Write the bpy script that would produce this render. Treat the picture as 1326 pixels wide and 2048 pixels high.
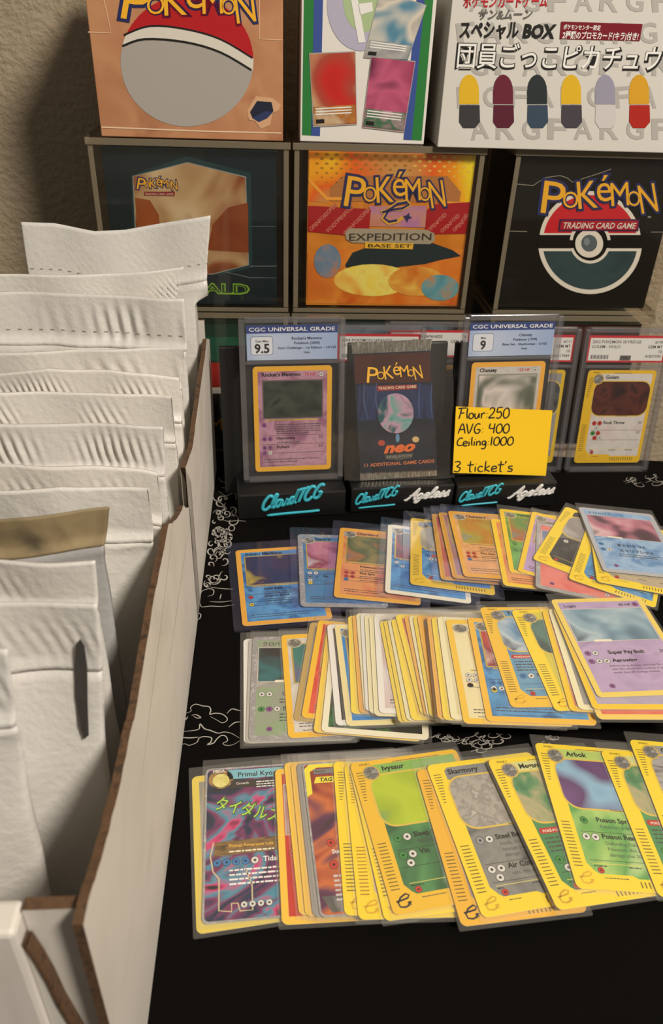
import bpy, math, random
import numpy as np
from mathutils import Vector, Matrix

for _o in list(bpy.data.objects): bpy.data.objects.remove(_o)
sc = bpy.context.scene
COL = sc.collection
random.seed(7)

# ------------------------------------------------------------------ camera
W, H = 1326, 2048
FPX, PITCH, ROLL, CAMH = 1555.0, math.radians(33.65), 0.042, 0.365
_cp, _sp = math.cos(PITCH), math.sin(PITCH)
_X = Vector((1, 0, 0)); _F = Vector((0, _cp, -_sp)); _D = Vector((0, -_sp, -_cp))
_c, _s = math.cos(ROLL), math.sin(ROLL)
CR = _c*_X - _s*_D; CD = _s*_X + _c*_D
CAMP = Vector((0, 0, CAMH))
cam = bpy.data.cameras.new('camera'); camo = bpy.data.objects.new('camera', cam); COL.objects.link(camo)
cam.sensor_fit = 'VERTICAL'; cam.sensor_height = 36; cam.lens = FPX/H*36; cam.clip_start = 0.01
m = Matrix.Identity(4)
for i in range(3):
    m[i][0] = CR[i]; m[i][1] = -CD[i]; m[i][2] = -_F[i]; m[i][3] = CAMP[i]
camo.matrix_world = m
cam.dof.use_dof = True; cam.dof.focus_distance = 0.50; cam.dof.aperture_fstop = 14.0
sc.camera = camo

# ------------------------------------------------------------------ world, lights, exposure
wd = bpy.data.worlds.new('room_light'); sc.world = wd; wd.use_nodes = True
bg = wd.node_tree.nodes['Background']; bg.inputs[0].default_value = (1.0, 0.92, 0.81, 1); bg.inputs[1].default_value = 0.16
la = bpy.data.lights.new('ceiling_lamp', 'AREA'); la.shape = 'DISK'; la.size = 0.42; la.energy = 57; la.color = (1.0, 0.92, 0.81)
lo = bpy.data.objects.new('ceiling_lamp', la); COL.objects.link(lo)
lo.location = (1.05, -0.62, 1.75)
lo.rotation_euler = (Vector((0.0, 0.5, 0.1)) - Vector(lo.location)).to_track_quat('-Z', 'Y').to_euler()
sc.view_settings.view_transform = 'Standard'; sc.view_settings.look = 'None'
sc.view_settings.exposure = 0.0; sc.view_settings.gamma = 1.0; sc.view_settings.use_curve_mapping = False
sc.cycles.transparent_max_bounces = 48

# ------------------------------------------------------------------ pixel -> place
def ray(px, py):
    return (CR*(px-W/2) + CD*(py-H/2) + _F*FPX)
def on_z(px, py, z=0.0):
    d = ray(px, py); t = (z-CAMH)/d.z; return CAMP + d*t
def on_plane(px, py, o, n):
    d = ray(px, py); t = (o-CAMP).dot(n)/d.dot(n); return CAMP + d*t

# ------------------------------------------------------------------ materials
def lin(h):
    if isinstance(h, str):
        h = h.lstrip('#'); c = [int(h[i:i+2], 16)/255 for i in (0, 2, 4)]
    else: c = [x/255 for x in h]
    return tuple((x/12.92 if x <= .04045 else ((x+.055)/1.055)**2.4) for x in c) + (1,)
MATS = {}
def M(col, rough=.4, metal=0.0, bump=0, bscale=400, name=None):
    key = (col, rough, metal, bump, bscale)
    if key in MATS: return MATS[key]
    mt = bpy.data.materials.new(name or 'print_'+str(col).lstrip('#')); mt.use_nodes = True
    nt = mt.node_tree; b = nt.nodes['Principled BSDF']
    b.inputs['Base Color'].default_value = lin(col); b.inputs['Roughness'].default_value = rough; b.inputs['Metallic'].default_value = metal
    if bump:
        tc = nt.nodes.new('ShaderNodeTexCoord'); n = nt.nodes.new('ShaderNodeTexNoise'); n.inputs['Scale'].default_value = bscale; n.inputs['Detail'].default_value = 5
        bp = nt.nodes.new('ShaderNodeBump'); bp.inputs['Strength'].default_value = bump; bp.inputs['Distance'].default_value = .002
        nt.links.new(tc.outputs['Object'], n.inputs['Vector']); nt.links.new(n.outputs[0], bp.inputs['Height']); nt.links.new(bp.outputs[0], b.inputs['Normal'])
    MATS[key] = mt; return mt
def ART(*cols, scale=60, detail=3, rough=.35, stretch=(1, 1, 1), dist=0.5, metal=0.0, name=None, grad=None):
    """blotchy abstract print in the given colours"""
    key = ('art', cols, scale, detail, rough, stretch, dist, metal, grad)
    if key in MATS: return MATS[key]
    mt = bpy.data.materials.new(name or 'abstract_print'); mt.use_nodes = True
    nt = mt.node_tree; b = nt.nodes['Principled BSDF']; b.inputs['Roughness'].default_value = rough; b.inputs['Metallic'].default_value = metal
    tc = nt.nodes.new('ShaderNodeTexCoord'); mp = nt.nodes.new('ShaderNodeMapping'); mp.inputs['Scale'].default_value = stretch
    n = nt.nodes.new('ShaderNodeTexNoise'); n.inputs['Scale'].default_value = scale; n.inputs['Detail'].default_value = detail; n.inputs['Distortion'].default_value = dist
    r = nt.nodes.new('ShaderNodeValToRGB'); k = len(cols)
    while len(r.color_ramp.elements) < k: r.color_ramp.elements.new(.5)
    for i, c in enumerate(cols):
        e = r.color_ramp.elements[i]; e.position = .3 + .4*i/max(1, k-1); e.color = lin(c)
    nt.links.new(tc.outputs['Object'], mp.inputs[0]); nt.links.new(mp.outputs[0], n.inputs['Vector'])
    nt.links.new(n.outputs[0], r.inputs[0]); nt.links.new(r.outputs[0], b.inputs['Base Color'])
    MATS[key] = mt; return mt
def CLEAR(name, tint='ffffff', haze=.05, hazecol='cfcbc4', refl=1.0, rough=.06, ior=1.45):
    """clear plastic: light passes straight through, a Fresnel gloss and a little haze on top"""
    key = ('clear', name)
    if key in MATS: return MATS[key]
    mt = bpy.data.materials.new(name); mt.use_nodes = True; nt = mt.node_tree
    nt.nodes.remove(nt.nodes['Principled BSDF']); out = nt.nodes['Material Output']
    tr = nt.nodes.new('ShaderNodeBsdfTransparent'); tr.inputs[0].default_value = lin(tint)
    di = nt.nodes.new('ShaderNodeBsdfDiffuse'); di.inputs[0].default_value = lin(hazecol)
    gl = nt.nodes.new('ShaderNodeBsdfGlossy'); gl.inputs['Roughness'].default_value = rough
    fr = nt.nodes.new('ShaderNodeFresnel'); fr.inputs['IOR'].default_value = ior
    mu = nt.nodes.new('ShaderNodeMath'); mu.operation = 'MULTIPLY'; mu.inputs[1].default_value = refl
    m1 = nt.nodes.new('ShaderNodeMixShader'); m1.inputs[0].default_value = haze
    m2 = nt.nodes.new('ShaderNodeMixShader')
    nt.links.new(tr.outputs[0], m1.inputs[1]); nt.links.new(di.outputs[0], m1.inputs[2])
    ge = nt.nodes.new('ShaderNodeNewGeometry'); iv = nt.nodes.new('ShaderNodeMath'); iv.operation = 'SUBTRACT'; iv.inputs[0].default_value = 1.0
    mb_ = nt.nodes.new('ShaderNodeMath'); mb_.operation = 'MULTIPLY'      # only a face seen from its outer side has the gloss
    nt.links.new(ge.outputs['Backfacing'], iv.inputs[1]); nt.links.new(mu.outputs[0], mb_.inputs[0]); nt.links.new(iv.outputs[0], mb_.inputs[1])
    nt.links.new(fr.outputs[0], mu.inputs[0]); nt.links.new(mb_.outputs[0], m2.inputs[0])
    nt.links.new(m1.outputs[0], m2.inputs[1]); nt.links.new(gl.outputs[0], m2.inputs[2]); nt.links.new(m2.outputs[0], out.inputs[0])
    MATS[key] = mt; return mt

# ------------------------------------------------------------------ objects
def link(o, parent=None):
    COL.objects.link(o)
    if parent is not None: o.parent = parent
    return o
def tag(o, label=None, cat=None, group=None, kind=None):
    if label: o['label'] = label
    if cat: o['category'] = cat
    if group: o['group'] = group
    if kind: o['kind'] = kind
    return o
def thing(name, label, cat, mat=None, group=None):
    o = bpy.data.objects.new(name, None); o.empty_display_size = .02; link(o)
    if mat is not None: o.matrix_world = mat
    return tag(o, label, cat, group)
class MB:
    """collects polygons with materials into one mesh"""
    def __init__(s): s.v = []; s.f = []; s.mi = []; s.mats = []
    def mat(s, m):
        if m not in s.mats: s.mats.append(m)
        return s.mats.index(m)
    def add(s, vs, fs, m):
        b = len(s.v); s.v += [tuple(v) for v in vs]; k = s.mat(m)
        for f in fs: s.f.append([b+i for i in f]); s.mi.append(k)
        return s
    def box(s, x0, x1, y0, y1, z0, z1, m, **mk):
        vs = [(x, y, z) for z in (z0, z1) for y in (y0, y1) for x in (x0, x1)]
        fs = [(0, 2, 3, 1), (4, 5, 7, 6), (0, 1, 5, 4), (2, 6, 7, 3), (0, 4, 6, 2), (1, 3, 7, 5)]
        b = len(s.v); s.v += vs
        for f, k in zip(fs, ('fz0', 'fz1', 'fy0', 'fy1', 'fx0', 'fx1')):
            s.f.append([b+i for i in f]); s.mi.append(s.mat(mk.get(k, m)))
        return s
    def prism(s, pts, z0, z1, m, side=None):
        n = len(pts)
        s.add([(x, y, z1) for x, y in pts], [list(range(n))], m)
        s.add([(x, y, z0) for x, y in pts], [list(range(n))[::-1]], m)
        s.add([(x, y, z0) for x, y in pts]+[(x, y, z1) for x, y in pts], [(i, (i+1) % n, n+(i+1) % n, n+i) for i in range(n)], side or m)
        return s
    def build(s, name, parent=None, smooth=False, bevel=0, xf=None):
        me = bpy.data.meshes.new(name)
        vs = s.v if xf is None else [tuple(xf @ Vector(v)) for v in s.v]
        me.from_pydata(vs, [], s.f)
        for mt in s.mats: me.materials.append(mt)
        me.polygons.foreach_set('material_index', s.mi)
        if smooth: me.polygons.foreach_set('use_smooth', [True]*len(s.f))
        me.update()
        o = bpy.data.objects.new(name, me); link(o, parent)
        if bevel:
            b = o.modifiers.new('bevel', 'BEVEL'); b.width = bevel; b.segments = 2; b.limit_method = 'ANGLE'
        return o
def rrect(x0, y0, x1, y1, r, n=4):
    pts = []
    for cx, cy, a0 in ((x1-r, y1-r, 0), (x0+r, y1-r, 90), (x0+r, y0+r, 180), (x1-r, y0+r, 270)):
        for i in range(n+1):
            a = math.radians(a0+90*i/n); pts.append((cx+r*math.cos(a), cy+r*math.sin(a)))
    return pts
def ell(cx, cy, rx, ry=None, n=20, a0=0, a1=360):
    ry = ry or rx
    k = n if a1-a0 >= 360 else n+1
    return [(cx+rx*math.cos(math.radians(a0+(a1-a0)*i/n)), cy+ry*math.sin(math.radians(a0+(a1-a0)*i/n))) for i in range(k)]
_TC = {}
def glyphs(s, offset=0.0, shear=0.0, res=2):
    key = (s, offset, shear, res)
    if key in _TC: return _TC[key]
    cu = bpy.data.curves.new('t', 'FONT'); cu.body = s; cu.size = 1; cu.offset = offset; cu.shear = shear; cu.resolution_u = res; cu.fill_mode = 'FRONT'
    o = bpy.data.objects.new('t', cu); COL.objects.link(o)
    dg = bpy.context.evaluated_depsgraph_get(); me = o.evaluated_get(dg).to_mesh()
    v = np.array([tuple(x.co)[:2] for x in me.vertices]).reshape(-1, 2); f = [list(p.vertices) for p in me.polygons]
    o.evaluated_get(dg).to_mesh_clear(); bpy.data.objects.remove(o); bpy.data.curves.remove(cu)
    _TC[key] = (v, f); return _TC[key]
class Flat:
    """flat print: polygons and lettering laid on a face, each layer a hair proud of the one below"""
    def __init__(s, base=0.0, step=.00003, mp=None): s.mb = MB(); s.base = base; s.step = step; s.map = mp
    def _e(s, p, L): return (p[0], p[1], s.base + s.step*L)
    def poly(s, pts, m, L=0):
        if s.map: pts = [s.map(*p) for p in pts]
        a = sum(pts[i][0]*pts[(i+1) % len(pts)][1]-pts[(i+1) % len(pts)][0]*pts[i][1] for i in range(len(pts)))
        if a < 0: pts = pts[::-1]
        s.mb.add([s._e(p, L) for p in pts], [list(range(len(pts)))], m)
    def rect(s, x0, y0, x1, y1, m, L=0): s.poly([(x0, y0), (x1, y0), (x1, y1), (x0, y1)], m, L)
    def line(s, pts, w, m, L=0, closed=False, taper=False):
        if s.map: pts = [s.map(*p) for p in pts]
        n = len(pts); vs = []
        for i in range(n):
            a = Vector(pts[i-1] if (i or closed) else pts[i]); b = Vector(pts[(i+1) % n] if (i < n-1 or closed) else pts[i])
            d = b-a; d = d.normalized() if d.length > 1e-9 else Vector((1, 0)); q = Vector((-d.y, d.x))*w/2
            if taper: q *= .25+.75*math.sin(math.pi*(i+.3)/(n-.4))
            vs += [s._e((pts[i][0]+q.x, pts[i][1]+q.y), L), s._e((pts[i][0]-q.x, pts[i][1]-q.y), L)]
        fs = [(2*i+1, (2*i+3) % (2*n), (2*i+2) % (2*n), 2*i) for i in range(n if closed else n-1)]
        s.mb.add(vs, fs, m)
    def text(s, t, p0, m, L=0, h=1.0, w=None, p1=None, bold=0.0, shear=0.0, align='l', rot=0.0, res=2):
        """h = cap height; w or p1 fixes the width"""
        v, f = glyphs(t, bold, shear, res)
        if not len(v): return
        if s.map:
            a = s.map(*p0)
            if p1 is not None:
                b = s.map(*p1); w = math.hypot(b[0]-a[0], b[1]-a[1]); rot = math.atan2(b[1]-a[1], b[0]-a[0])
            c = s.map(p0[0], p0[1]-h); h = math.hypot(c[0]-a[0], c[1]-a[1])
        else:
            a = p0
            if p1 is not None: w = math.hypot(p1[0]-a[0], p1[1]-a[1]); rot = math.atan2(p1[1]-a[1], p1[0]-a[0])
        x0, x1 = v[:, 0].min(), v[:, 0].max(); sy = h/.73; sx = (w/(x1-x0)) if w else sy
        X = (v[:, 0]-x0)*sx; Y = v[:, 1]*sy
        if align == 'c': X = X-(x1-x0)*sx/2
        if align == 'r': X = X-(x1-x0)*sx
        c, q = math.cos(rot), math.sin(rot)
        s.mb.add([s._e((a[0]+x*c-y*q, a[1]+x*q+y*c), L) for x, y in zip(X, Y)], f, m)
    def words(s, x, y, w, n, pitch, m, L=0, h=.7, seed=0, indent=0):
        """lines of print too small to read"""
        r = random.Random(seed)
        for k in range(n):
            cx = x + (indent if k == 0 else 0); end = x + w*(1 if k < n-1 else r.uniform(.4, .9))
            while cx < end:
                ww = r.uniform(1.2, 4.2)*h
                for _ in range(1): s.rect(cx, y-k*pitch-h*.5, min(cx+ww, end), y-k*pitch+h*.5*r.uniform(.6, 1), m, L)
                cx += ww+.55*h
    def glyph(s, ch, cx, cy, w, h, rot, m, L=0, bold=0.0, res=3):
        """one letter fitted to a box, turned by rot degrees"""
        v0, _ = glyphs(ch, 0, 0, res); v, f = glyphs(ch, bold, 0, res)
        lo_, hi_ = v0.min(0), v0.max(0); sg = -1 if s.map else 1
        q = (v-(lo_+hi_)/2)/(hi_-lo_); q[:, 0] *= w; q[:, 1] *= h; a = math.radians(rot)
        pts = [(cx+x*math.cos(a)-y*math.sin(a), cy+sg*(x*math.sin(a)+y*math.cos(a))) for x, y in q]
        if s.map: pts = [s.map(*p) for p in pts]
        s.mb.add([s._e(p, L) for p in pts], f, m)
    def logo(s, x0, y0, x1, y1, h, L=0, fill=None, rim=None, rimw=.06):
        """the arched game logo: seven uneven letters, yellow on a dark blue rim, (x0,y0)-(x1,y1) its baseline"""
        sg = -1 if s.map else 1; w = math.hypot(x1-x0, y1-y0); ang = math.degrees(math.atan2(sg*(y1-y0), x1-x0))
        ux, uy = (x1-x0)/w, (y1-y0)/w
        spec = [('P', .085, .46, .20, .98, -8), ('O', .235, .40, .135, .50, -4), ('K', .385, .55, .175, .82, 4), ('\u00e9', .535, .74, .13, .80, 0),
                ('M', .675, .56, .160, .70, 3), ('O', .800, .42, .11, .46, 6), ('N', .925, .42, .150, .86, 9)]
        for pas, (mt, bold) in enumerate(((rim or M('262a5c', .4), rimw), (fill or M('f2b32c', .4), 0.0))):
            for ch, fx, fy, fw, fh, r in spec:
                cx = x0+ux*fx*w-sg*uy*fy*h; cy = y0+uy*fx*w+sg*ux*fy*h
                s.glyph(ch, cx, cy, fw*w, fh*h, r+ang, mt, L+pas*2, bold)
    def build(s, name, parent=None, k=1.0): return s.mb.build(name, parent, xf=None if k == 1.0 else Matrix.Scale(k, 4))
def frame(o, X, Y):
    X = X.normalized(); Y = Y.normalized(); N = X.cross(Y); mm = Matrix.Identity(4)
    for i in range(3): mm[i][0] = X[i]; mm[i][1] = Y[i]; mm[i][2] = N[i]; mm[i][3] = o[i]
    return mm
def standing(o, yaw, lean=0.0):
    """frame of an upright face: local x to the right, y up the face, z out towards the viewer"""
    y, l = math.radians(yaw), math.radians(lean)
    return frame(Vector(o), Vector((math.cos(y), math.sin(y), 0)), Vector((-math.sin(y)*math.sin(l), math.cos(y)*math.sin(l), math.cos(l))))
def pxmap(mw, dz=0.0):
    o = mw @ Vector((0, 0, dz)); n = mw.col[2].xyz; inv = mw.inverted()
    def f(px, py):
        p = inv @ on_plane(px, py, o, n); return (p.x, p.y)
    return f

INK = M('15120f', .5, name='black_ink'); WHITE = M('e9e6e0', .45, name='white_print'); GREYINK = M('4a4642', .5)

# ================================================================== the setting
ROWO = Vector((0.03, 0.655, 0)); ROWYAW = 5.5
RX = Vector((math.cos(math.radians(ROWYAW)), math.sin(math.radians(ROWYAW)), 0)); RY = Vector((-RX.y, RX.x, 0))
def wall_material():
    mt = bpy.data.materials.new('orange_peel_plaster'); mt.use_nodes = True; nt = mt.node_tree; b = nt.nodes['Principled BSDF']
    b.inputs['Base Color'].default_value = lin('a3937a'); b.inputs['Roughness'].default_value = .75
    tc = nt.nodes.new('ShaderNodeTexCoord'); n = nt.nodes.new('ShaderNodeTexNoise'); n.inputs['Scale'].default_value = 170; n.inputs['Detail'].default_value = 4
    n2 = nt.nodes.new('ShaderNodeTexNoise'); n2.inputs['Scale'].default_value = 32; n2.inputs['Detail'].default_value = 2
    ad = nt.nodes.new('ShaderNodeMath'); ad.operation = 'ADD'
    bp = nt.nodes.new('ShaderNodeBump'); bp.inputs['Strength'].default_value = .6; bp.inputs['Distance'].default_value = .0035
    nt.links.new(tc.outputs['Object'], n.inputs['Vector']); nt.links.new(tc.outputs['Object'], n2.inputs['Vector'])
    nt.links.new(n.outputs[0], ad.inputs[0]); nt.links.new(n2.outputs[0], ad.inputs[1]); nt.links.new(ad.outputs[0], bp.inputs['Height']); nt.links.new(bp.outputs[0], b.inputs['Normal'])
    return mt
WALLY = .140            # wall behind the front of the display cases
wm = standing(ROWO + RY*WALLY, ROWYAW)
wb = MB().box(-1.6, 1.6, -.74, 1.7, -.10, 0, wall_material()).build('wall_back'); wb.matrix_world = wm; tag(wb, kind='structure')
fl = MB().box(-1.6, 1.6, -1.6, .83, -.82, -.74, M('6b5a48', .8, 0, .4, 60)).build('floor'); tag(fl, kind='structure')

# table and its black printed cloth
tb = thing('table', 'plain table under the black printed cloth', 'table', Matrix.Translation((0, .2, -.74)))
TW = M('3a2c22', .5)
tt = MB().box(-.75, .75, -.45, .46, .708, .738, TW).build('table_top', tb, bevel=.003)
for sx in (-.7, .7):
    for sy in (-.40, .41): MB().box(sx-.025, sx+.025, sy-.025, sy+.025, 0, .708, TW).build('leg', tb)
def cloth_material():
    mt = bpy.data.materials.new('black_cloth'); mt.use_nodes = True; nt = mt.node_tree; b = nt.nodes['Principled BSDF']
    b.inputs['Base Color'].default_value = lin('080605'); b.inputs['Roughness'].default_value = .9; b.inputs['Specular IOR Level'].default_value = .08
    tc = nt.nodes.new('ShaderNodeTexCoord'); n = nt.nodes.new('ShaderNodeTexNoise'); n.inputs['Scale'].default_value = 1600; n.inputs['Detail'].default_value = 2
    bp = nt.nodes.new('ShaderNodeBump'); bp.inputs['Strength'].default_value = .3; bp.inputs['Distance'].default_value = .0006
    nt.links.new(tc.outputs['Object'], n.inputs['Vector']); nt.links.new(n.outputs[0], bp.inputs['Height']); nt.links.new(bp.outputs[0], b.inputs['Normal'])
    return mt
cl = thing('tablecloth', 'black cloth with white dragon and cloud line print covering the table', 'tablecloth', Matrix.Translation((0, .2, 0)))
MB().box(-.752, .752, -.452, .462, -.002, -.0003, cloth_material()).build('cloth', cl)

# white line print on the cloth
def zc(X, Y): return (300+.3026*X, 900+.3026*Y)
def on_cloth(px, py): p = on_z(px, py, 0); return (p.x, p.y-.2)
LINE = M('a8a39a', .7, name='white_line_print')
def curve(pts, n=4):
    P = []
    for i in range(len(pts)-1):
        p0 = pts[max(0, i-1)]; p1 = pts[i]; p2 = pts[i+1]; p3 = pts[min(len(pts)-1, i+2)]
        for k in range(n):
            t = k/n; P.append(tuple(.5*(2*p1[j]+(p2[j]-p0[j])*t+(2*p0[j]-5*p1[j]+4*p2[j]-p3[j])*t*t+(3*p1[j]-p0[j]-3*p2[j]+p3[j])*t**3) for j in (0, 1)))
    return P+[pts[-1]]
def stroke(pts, w=.0007, taper=True, closed=False):
    f = Flat(-.00022, .00002, None); f.line([on_cloth(*p) for p in curve(pts)], w, LINE, 0, closed, taper); f.build('line_print', cl)
for q in ([(215, 1745), (270, 1725), (268, 1700), (300, 1678), (350, 1690), (390, 1695), (402, 1720), (395, 1745), (430, 1738), (480, 1745), (512, 1778), (480, 1802), (440, 1782), (398, 1760)],
          [(195, 1862), (250, 1856), (300, 1850), (325, 1840), (331, 1808), (360, 1840), (400, 1852), (450, 1870), (490, 1862), (540, 1872), (590, 1902)], [(190, 1896), (260, 1901), (322, 1896)],
          [(190, 1950), (230, 1940), (260, 1950), (310, 1930), (322, 1905), (350, 1893), (390, 1895), (408, 1905), (400, 1930), (378, 1946), (420, 1935), (440, 1910), (470, 1886), (500, 1890), (512, 1920), (482, 1936), (505, 1951), (550, 1945), (592, 1920)],
          [(508, 1740), (540, 1710), (572, 1716), (602, 1722)], [(214, 1796), (238, 1776), (250, 1760)], [(275, 1752), (305, 1748), (335, 1766), (312, 1770), (286, 1758)], [(520, 1830), (560, 1800), (600, 1795)],
          [(330, 1008), (342, 1035), (400, 1030), (480, 1032), (560, 1020)], [(392, 1000), (470, 1003), (540, 994)], [(470, 950), (462, 985)], [(400, 905), (480, 915), (550, 918)], [(335, 955), (345, 930), (390, 915), (420, 925), (415, 955), (380, 965)], [(310, 1070), (335, 1085), (330, 1110), (312, 1122)],
          [(430, 330), (470, 350), (505, 385), (480, 400), (440, 395), (415, 415)], [(450, 180), (480, 210), (530, 200), (560, 170), (565, 230), (520, 250), (470, 245)], [(455, 270), (500, 300), (560, 280), (570, 330)], [(560, 390), (540, 410), (555, 435), (575, 425)], [(480, 460), (520, 470), (575, 465), (635, 470)]):
    stroke([zc(*p) for p in q])
for cx, cy, rr in ((490, 575, 17), (504, 540, 19), (514, 600, 11), (540, 515, 20)): stroke([zc(cx+rr*math.cos(t*.8), cy+rr*.9*math.sin(t*.8)) for t in range(9)], taper=False)
rs = random.Random(11)
for k in range(46):
    Y = rs.uniform(300, 900); xl_ = 440-(Y-300)*.12; X = rs.uniform(xl_, xl_+120); r0 = rs.uniform(16, 52); a0 = rs.uniform(0, 6.3); sg = rs.choice((-1, 1)); tn = rs.uniform(3.5, 8)
    stroke([zc(X+r0*(1-t/14)*math.cos(a0+sg*tn*t/12), Y+r0*.9*(1-t/14)*math.sin(a0+sg*tn*t/12)) for t in range(13)], .0011)
for X0, Y0, n_, sc_ in ((870, 1470, 5, 1.0), (930, 1475, 5, 1.1), (985, 1478, 4, .9), (1075, 1482, 4, .8), (1250, 962, 4, .8), (1290, 958, 4, .9), (950, 1492, 4, .9)):
    for k in range(n_):
        x, y = X0+rs.uniform(-24, 24), Y0+rs.uniform(-9, 9); a0 = rs.uniform(0, 6)
        stroke([(x+sc_*(3.2*t+7*math.sin(a0+t*1.1)), y+sc_*(5*math.cos(a0*1.3+t*.9))) for t in range(9)], .0006)

# ================================================================== acrylic cases and booster boxes
ACR = CLEAR('clear_acrylic', 'fdfcfa', .008, 'b5a68c', 1.0, .03, 1.49)
ACRE = CLEAR('acrylic_edge', 'd8d0be', .42, 'a89a80', .8, .12, 1.49)
def acrylic_case(s0, s1, z0, z1, depth, label, setback=0.0):
    t = .0042; w = s1-s0; h = z1-z0
    r = thing('display_case', label, 'display case', standing(ROWO+RX*((s0+s1)/2)+RY*setback+Vector((0, 0, z0)), ROWYAW), 'clear cases for the booster boxes')
    x = w/2; e = dict(fz1=ACRE, fz0=ACRE)
    for sg in (-1, 1): MB().box(*sorted((sg*x, sg*(x-t))), t, h-t-.0012, -depth+.0004, 0, ACR, **e).build('side_panel', r, bevel=.0005)
    MB().box(-x, x, 0, t-.0002, -depth, 0, ACR, fx0=ACRE, fx1=ACRE, **e).build('base_panel', r, bevel=.0005)
    MB().box(-x-.0012, x+.0012, h-t-.001, h, -depth, .0012, ACR, fx0=ACRE, fx1=ACRE, **e).build('lid', r, bevel=.0005)
    MB().box(-x+t+.0002, x-t-.0002, t, h-t-.0014, -depth, -depth+t, ACR).build('back_panel', r)
    MB().box(-x+t+.0002, x-t-.0002, t, h-t-.0014, -.0024, -.0006, ACR).build('front_panel', r)
    return r
Z1, Z2 = .1370, .2700
def rowpx(px, py, d=0.0):
    o = ROWO+RY*d; p = on_plane(px, py, o, -RY) - o; return p.dot(RX), p.z
def carton(s0, s1, z0, z1, depth, d, label, facemat, sidemat, topmat=None):
    root = thing('booster_box' , label, 'box', standing(ROWO+RX*((s0+s1)/2)+RY*d+Vector((0, 0, z0)), ROWYAW))
    w = (s1-s0)/2
    MB().box(-w, w, 0, z1-z0, -depth, 0, sidemat, fz1=facemat, fy1=topmat or sidemat).build('carton', root, bevel=.0006)
    return root
YEL = M('f2b32c', .4); NAVY = M('262a5c', .4); RED = M('c01c24', .4)

# ---- middle case, orange foil box
acrylic_case(-.0705, .0788, Z1, Z2, .098, 'clear acrylic case around the orange foil box')
r = carton(-.0594, .0731, Z1+.0046, .2638, .085, .0055, 'orange gold foil box with red tamper tape and a logo, in its case',
           ART('c8741e', 'd9892f', 'b86a22', scale=25, rough=.28), M('7a3d14', .4))
mp_ = pxmap(r.matrix_world); mp = lambda x, y: (lambda q: (max(-.0659, min(.0659, q[0])), max(.0004, min(.1216, q[1]))))(mp_(x, y))   # print ends at the box edge
f = Flat(.0002, .00008, mp)
foil = ART('f0dc28', 'f0a41c', 'e8641c', 'd08a48', 'c9a05c', 'b8a878', scale=14, detail=1, rough=.25, dist=.3, name='foil_sheen_colours')  # iridescent sheen of the foil put into fixed colour blotches
f.poly([(619, 302), (960, 311), (952, 405), (820, 405), (800, 352), (690, 352), (655, 405), (617, 402)], foil, 0)
DOT = M('e7c257', .35); DOT2 = M('a8761f', .35)
for j in range(8):
    for i in range(17):
        x = 634+i*19.6+(9.8 if j % 2 else 0); y = 308+j*9.3+i*.5; rr = 4.6-.42*j
        if 690 < x < 900 and y > 345: continue
        if x < 955: f.poly(ell(x, y, rr, rr*.62, 10), DOT if i > 9 else DOT2, 1)
f.poly([(617, 355), (655, 394), (700, 394), (700, 400), (652, 400), (617, 363)], M('f0a43a', .3), 2)
f.poly([(884, 402), (946, 405), (945, 411), (884, 408)], M('f0a43a', .3), 2)
f.poly([(684, 352), (895, 352), (922, 384), (918, 405), (660, 402), (660, 376)], M('b4763f', .35), 1)
f.poly([(739, 412), (853, 412), (852, 455), (738, 452)], ART('a06ac8', 'c58a80', 'c07a50', scale=30, rough=.3), 3)
# landscape and flames: plain colour fields
f.poly([(615, 505), (690, 498), (930, 498), (925, 610), (615, 606)], ART('d8641c', 'e08a30', 'c8551a', scale=28), 1)
f.poly([(690, 530), (705, 505), (740, 492), (860, 484), (905, 500), (922, 512), (880, 520), (850, 528), (780, 536), (692, 535)], M('1d2d33', .4), 2)
f.poly(ell(745, 560, 78, 32, 24), ART('f3cf3a', 'f0e070', 'e88a28', scale=40), 3)
f.poly(ell(832, 562, 56, 30, 20), ART('d06a22', 'e0a040', 'f0d060', scale=45), 4)
f.poly(ell(880, 575, 38, 26, 18), ART('4f8fa4', '6aa0a8', 'd08030', scale=60), 5)
f.poly(ell(655, 522, 27, 34, 18), ART('5a7898', '7488a0', 'c08050', scale=60), 5)
TAPE = M('a5151f', .4)
for q in ([(617, 411), (742, 418), (736, 480), (700, 480), (690, 470), (616, 463)], [(853, 420), (868, 408), (947, 404), (940, 467), (870, 468), (850, 458)]):
    f.poly(q, TAPE, 4)
TXT = M('cf7a6a', .45)
for (x0, y0, n) in ((622, 462, 3), (655, 466, 3), (690, 470, 3), (858, 464, 2), (884, 466, 2), (908, 464, 2)):
    for k in range(n):
        xx = x0+k*17; yy = y0-k*17
        if yy > 424: f.text('VOID' if (k+int(x0)) % 2 else 'OPEN', (xx, yy), TXT, 5, h=8, p1=(xx+19, yy-17), bold=.02)
f.logo(694, 412, 888, 414, 62, 7)
f.build('front_print', r)
f = Flat(.0002, .00008, mp)
f.line([(762, 424), (782, 418), (805, 417), (820, 408), (815, 402), (795, 405), (775, 420), (765, 437), (776, 446), (795, 442), (806, 434)], .0030, M('d9a545', .3), 8)
f.line([(764, 424), (784, 419), (805, 416), (818, 408), (813, 404), (795, 407), (777, 420), (768, 436), (778, 443), (794, 440)], .0018, NAVY, 9)
f.poly([(806, 432), (813, 430), (818, 424), (818, 431), (824, 435), (817, 437), (814, 444), (811, 437)], NAVY, 9)
f.build('emblem', r)
f = Flat(.0002, .00008, mp)
f.poly([(690, 464), (700, 456), (852, 459), (868, 466), (870, 480), (860, 488), (704, 485), (692, 478)], M('b8ad98', .35, .3), 6)
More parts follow.
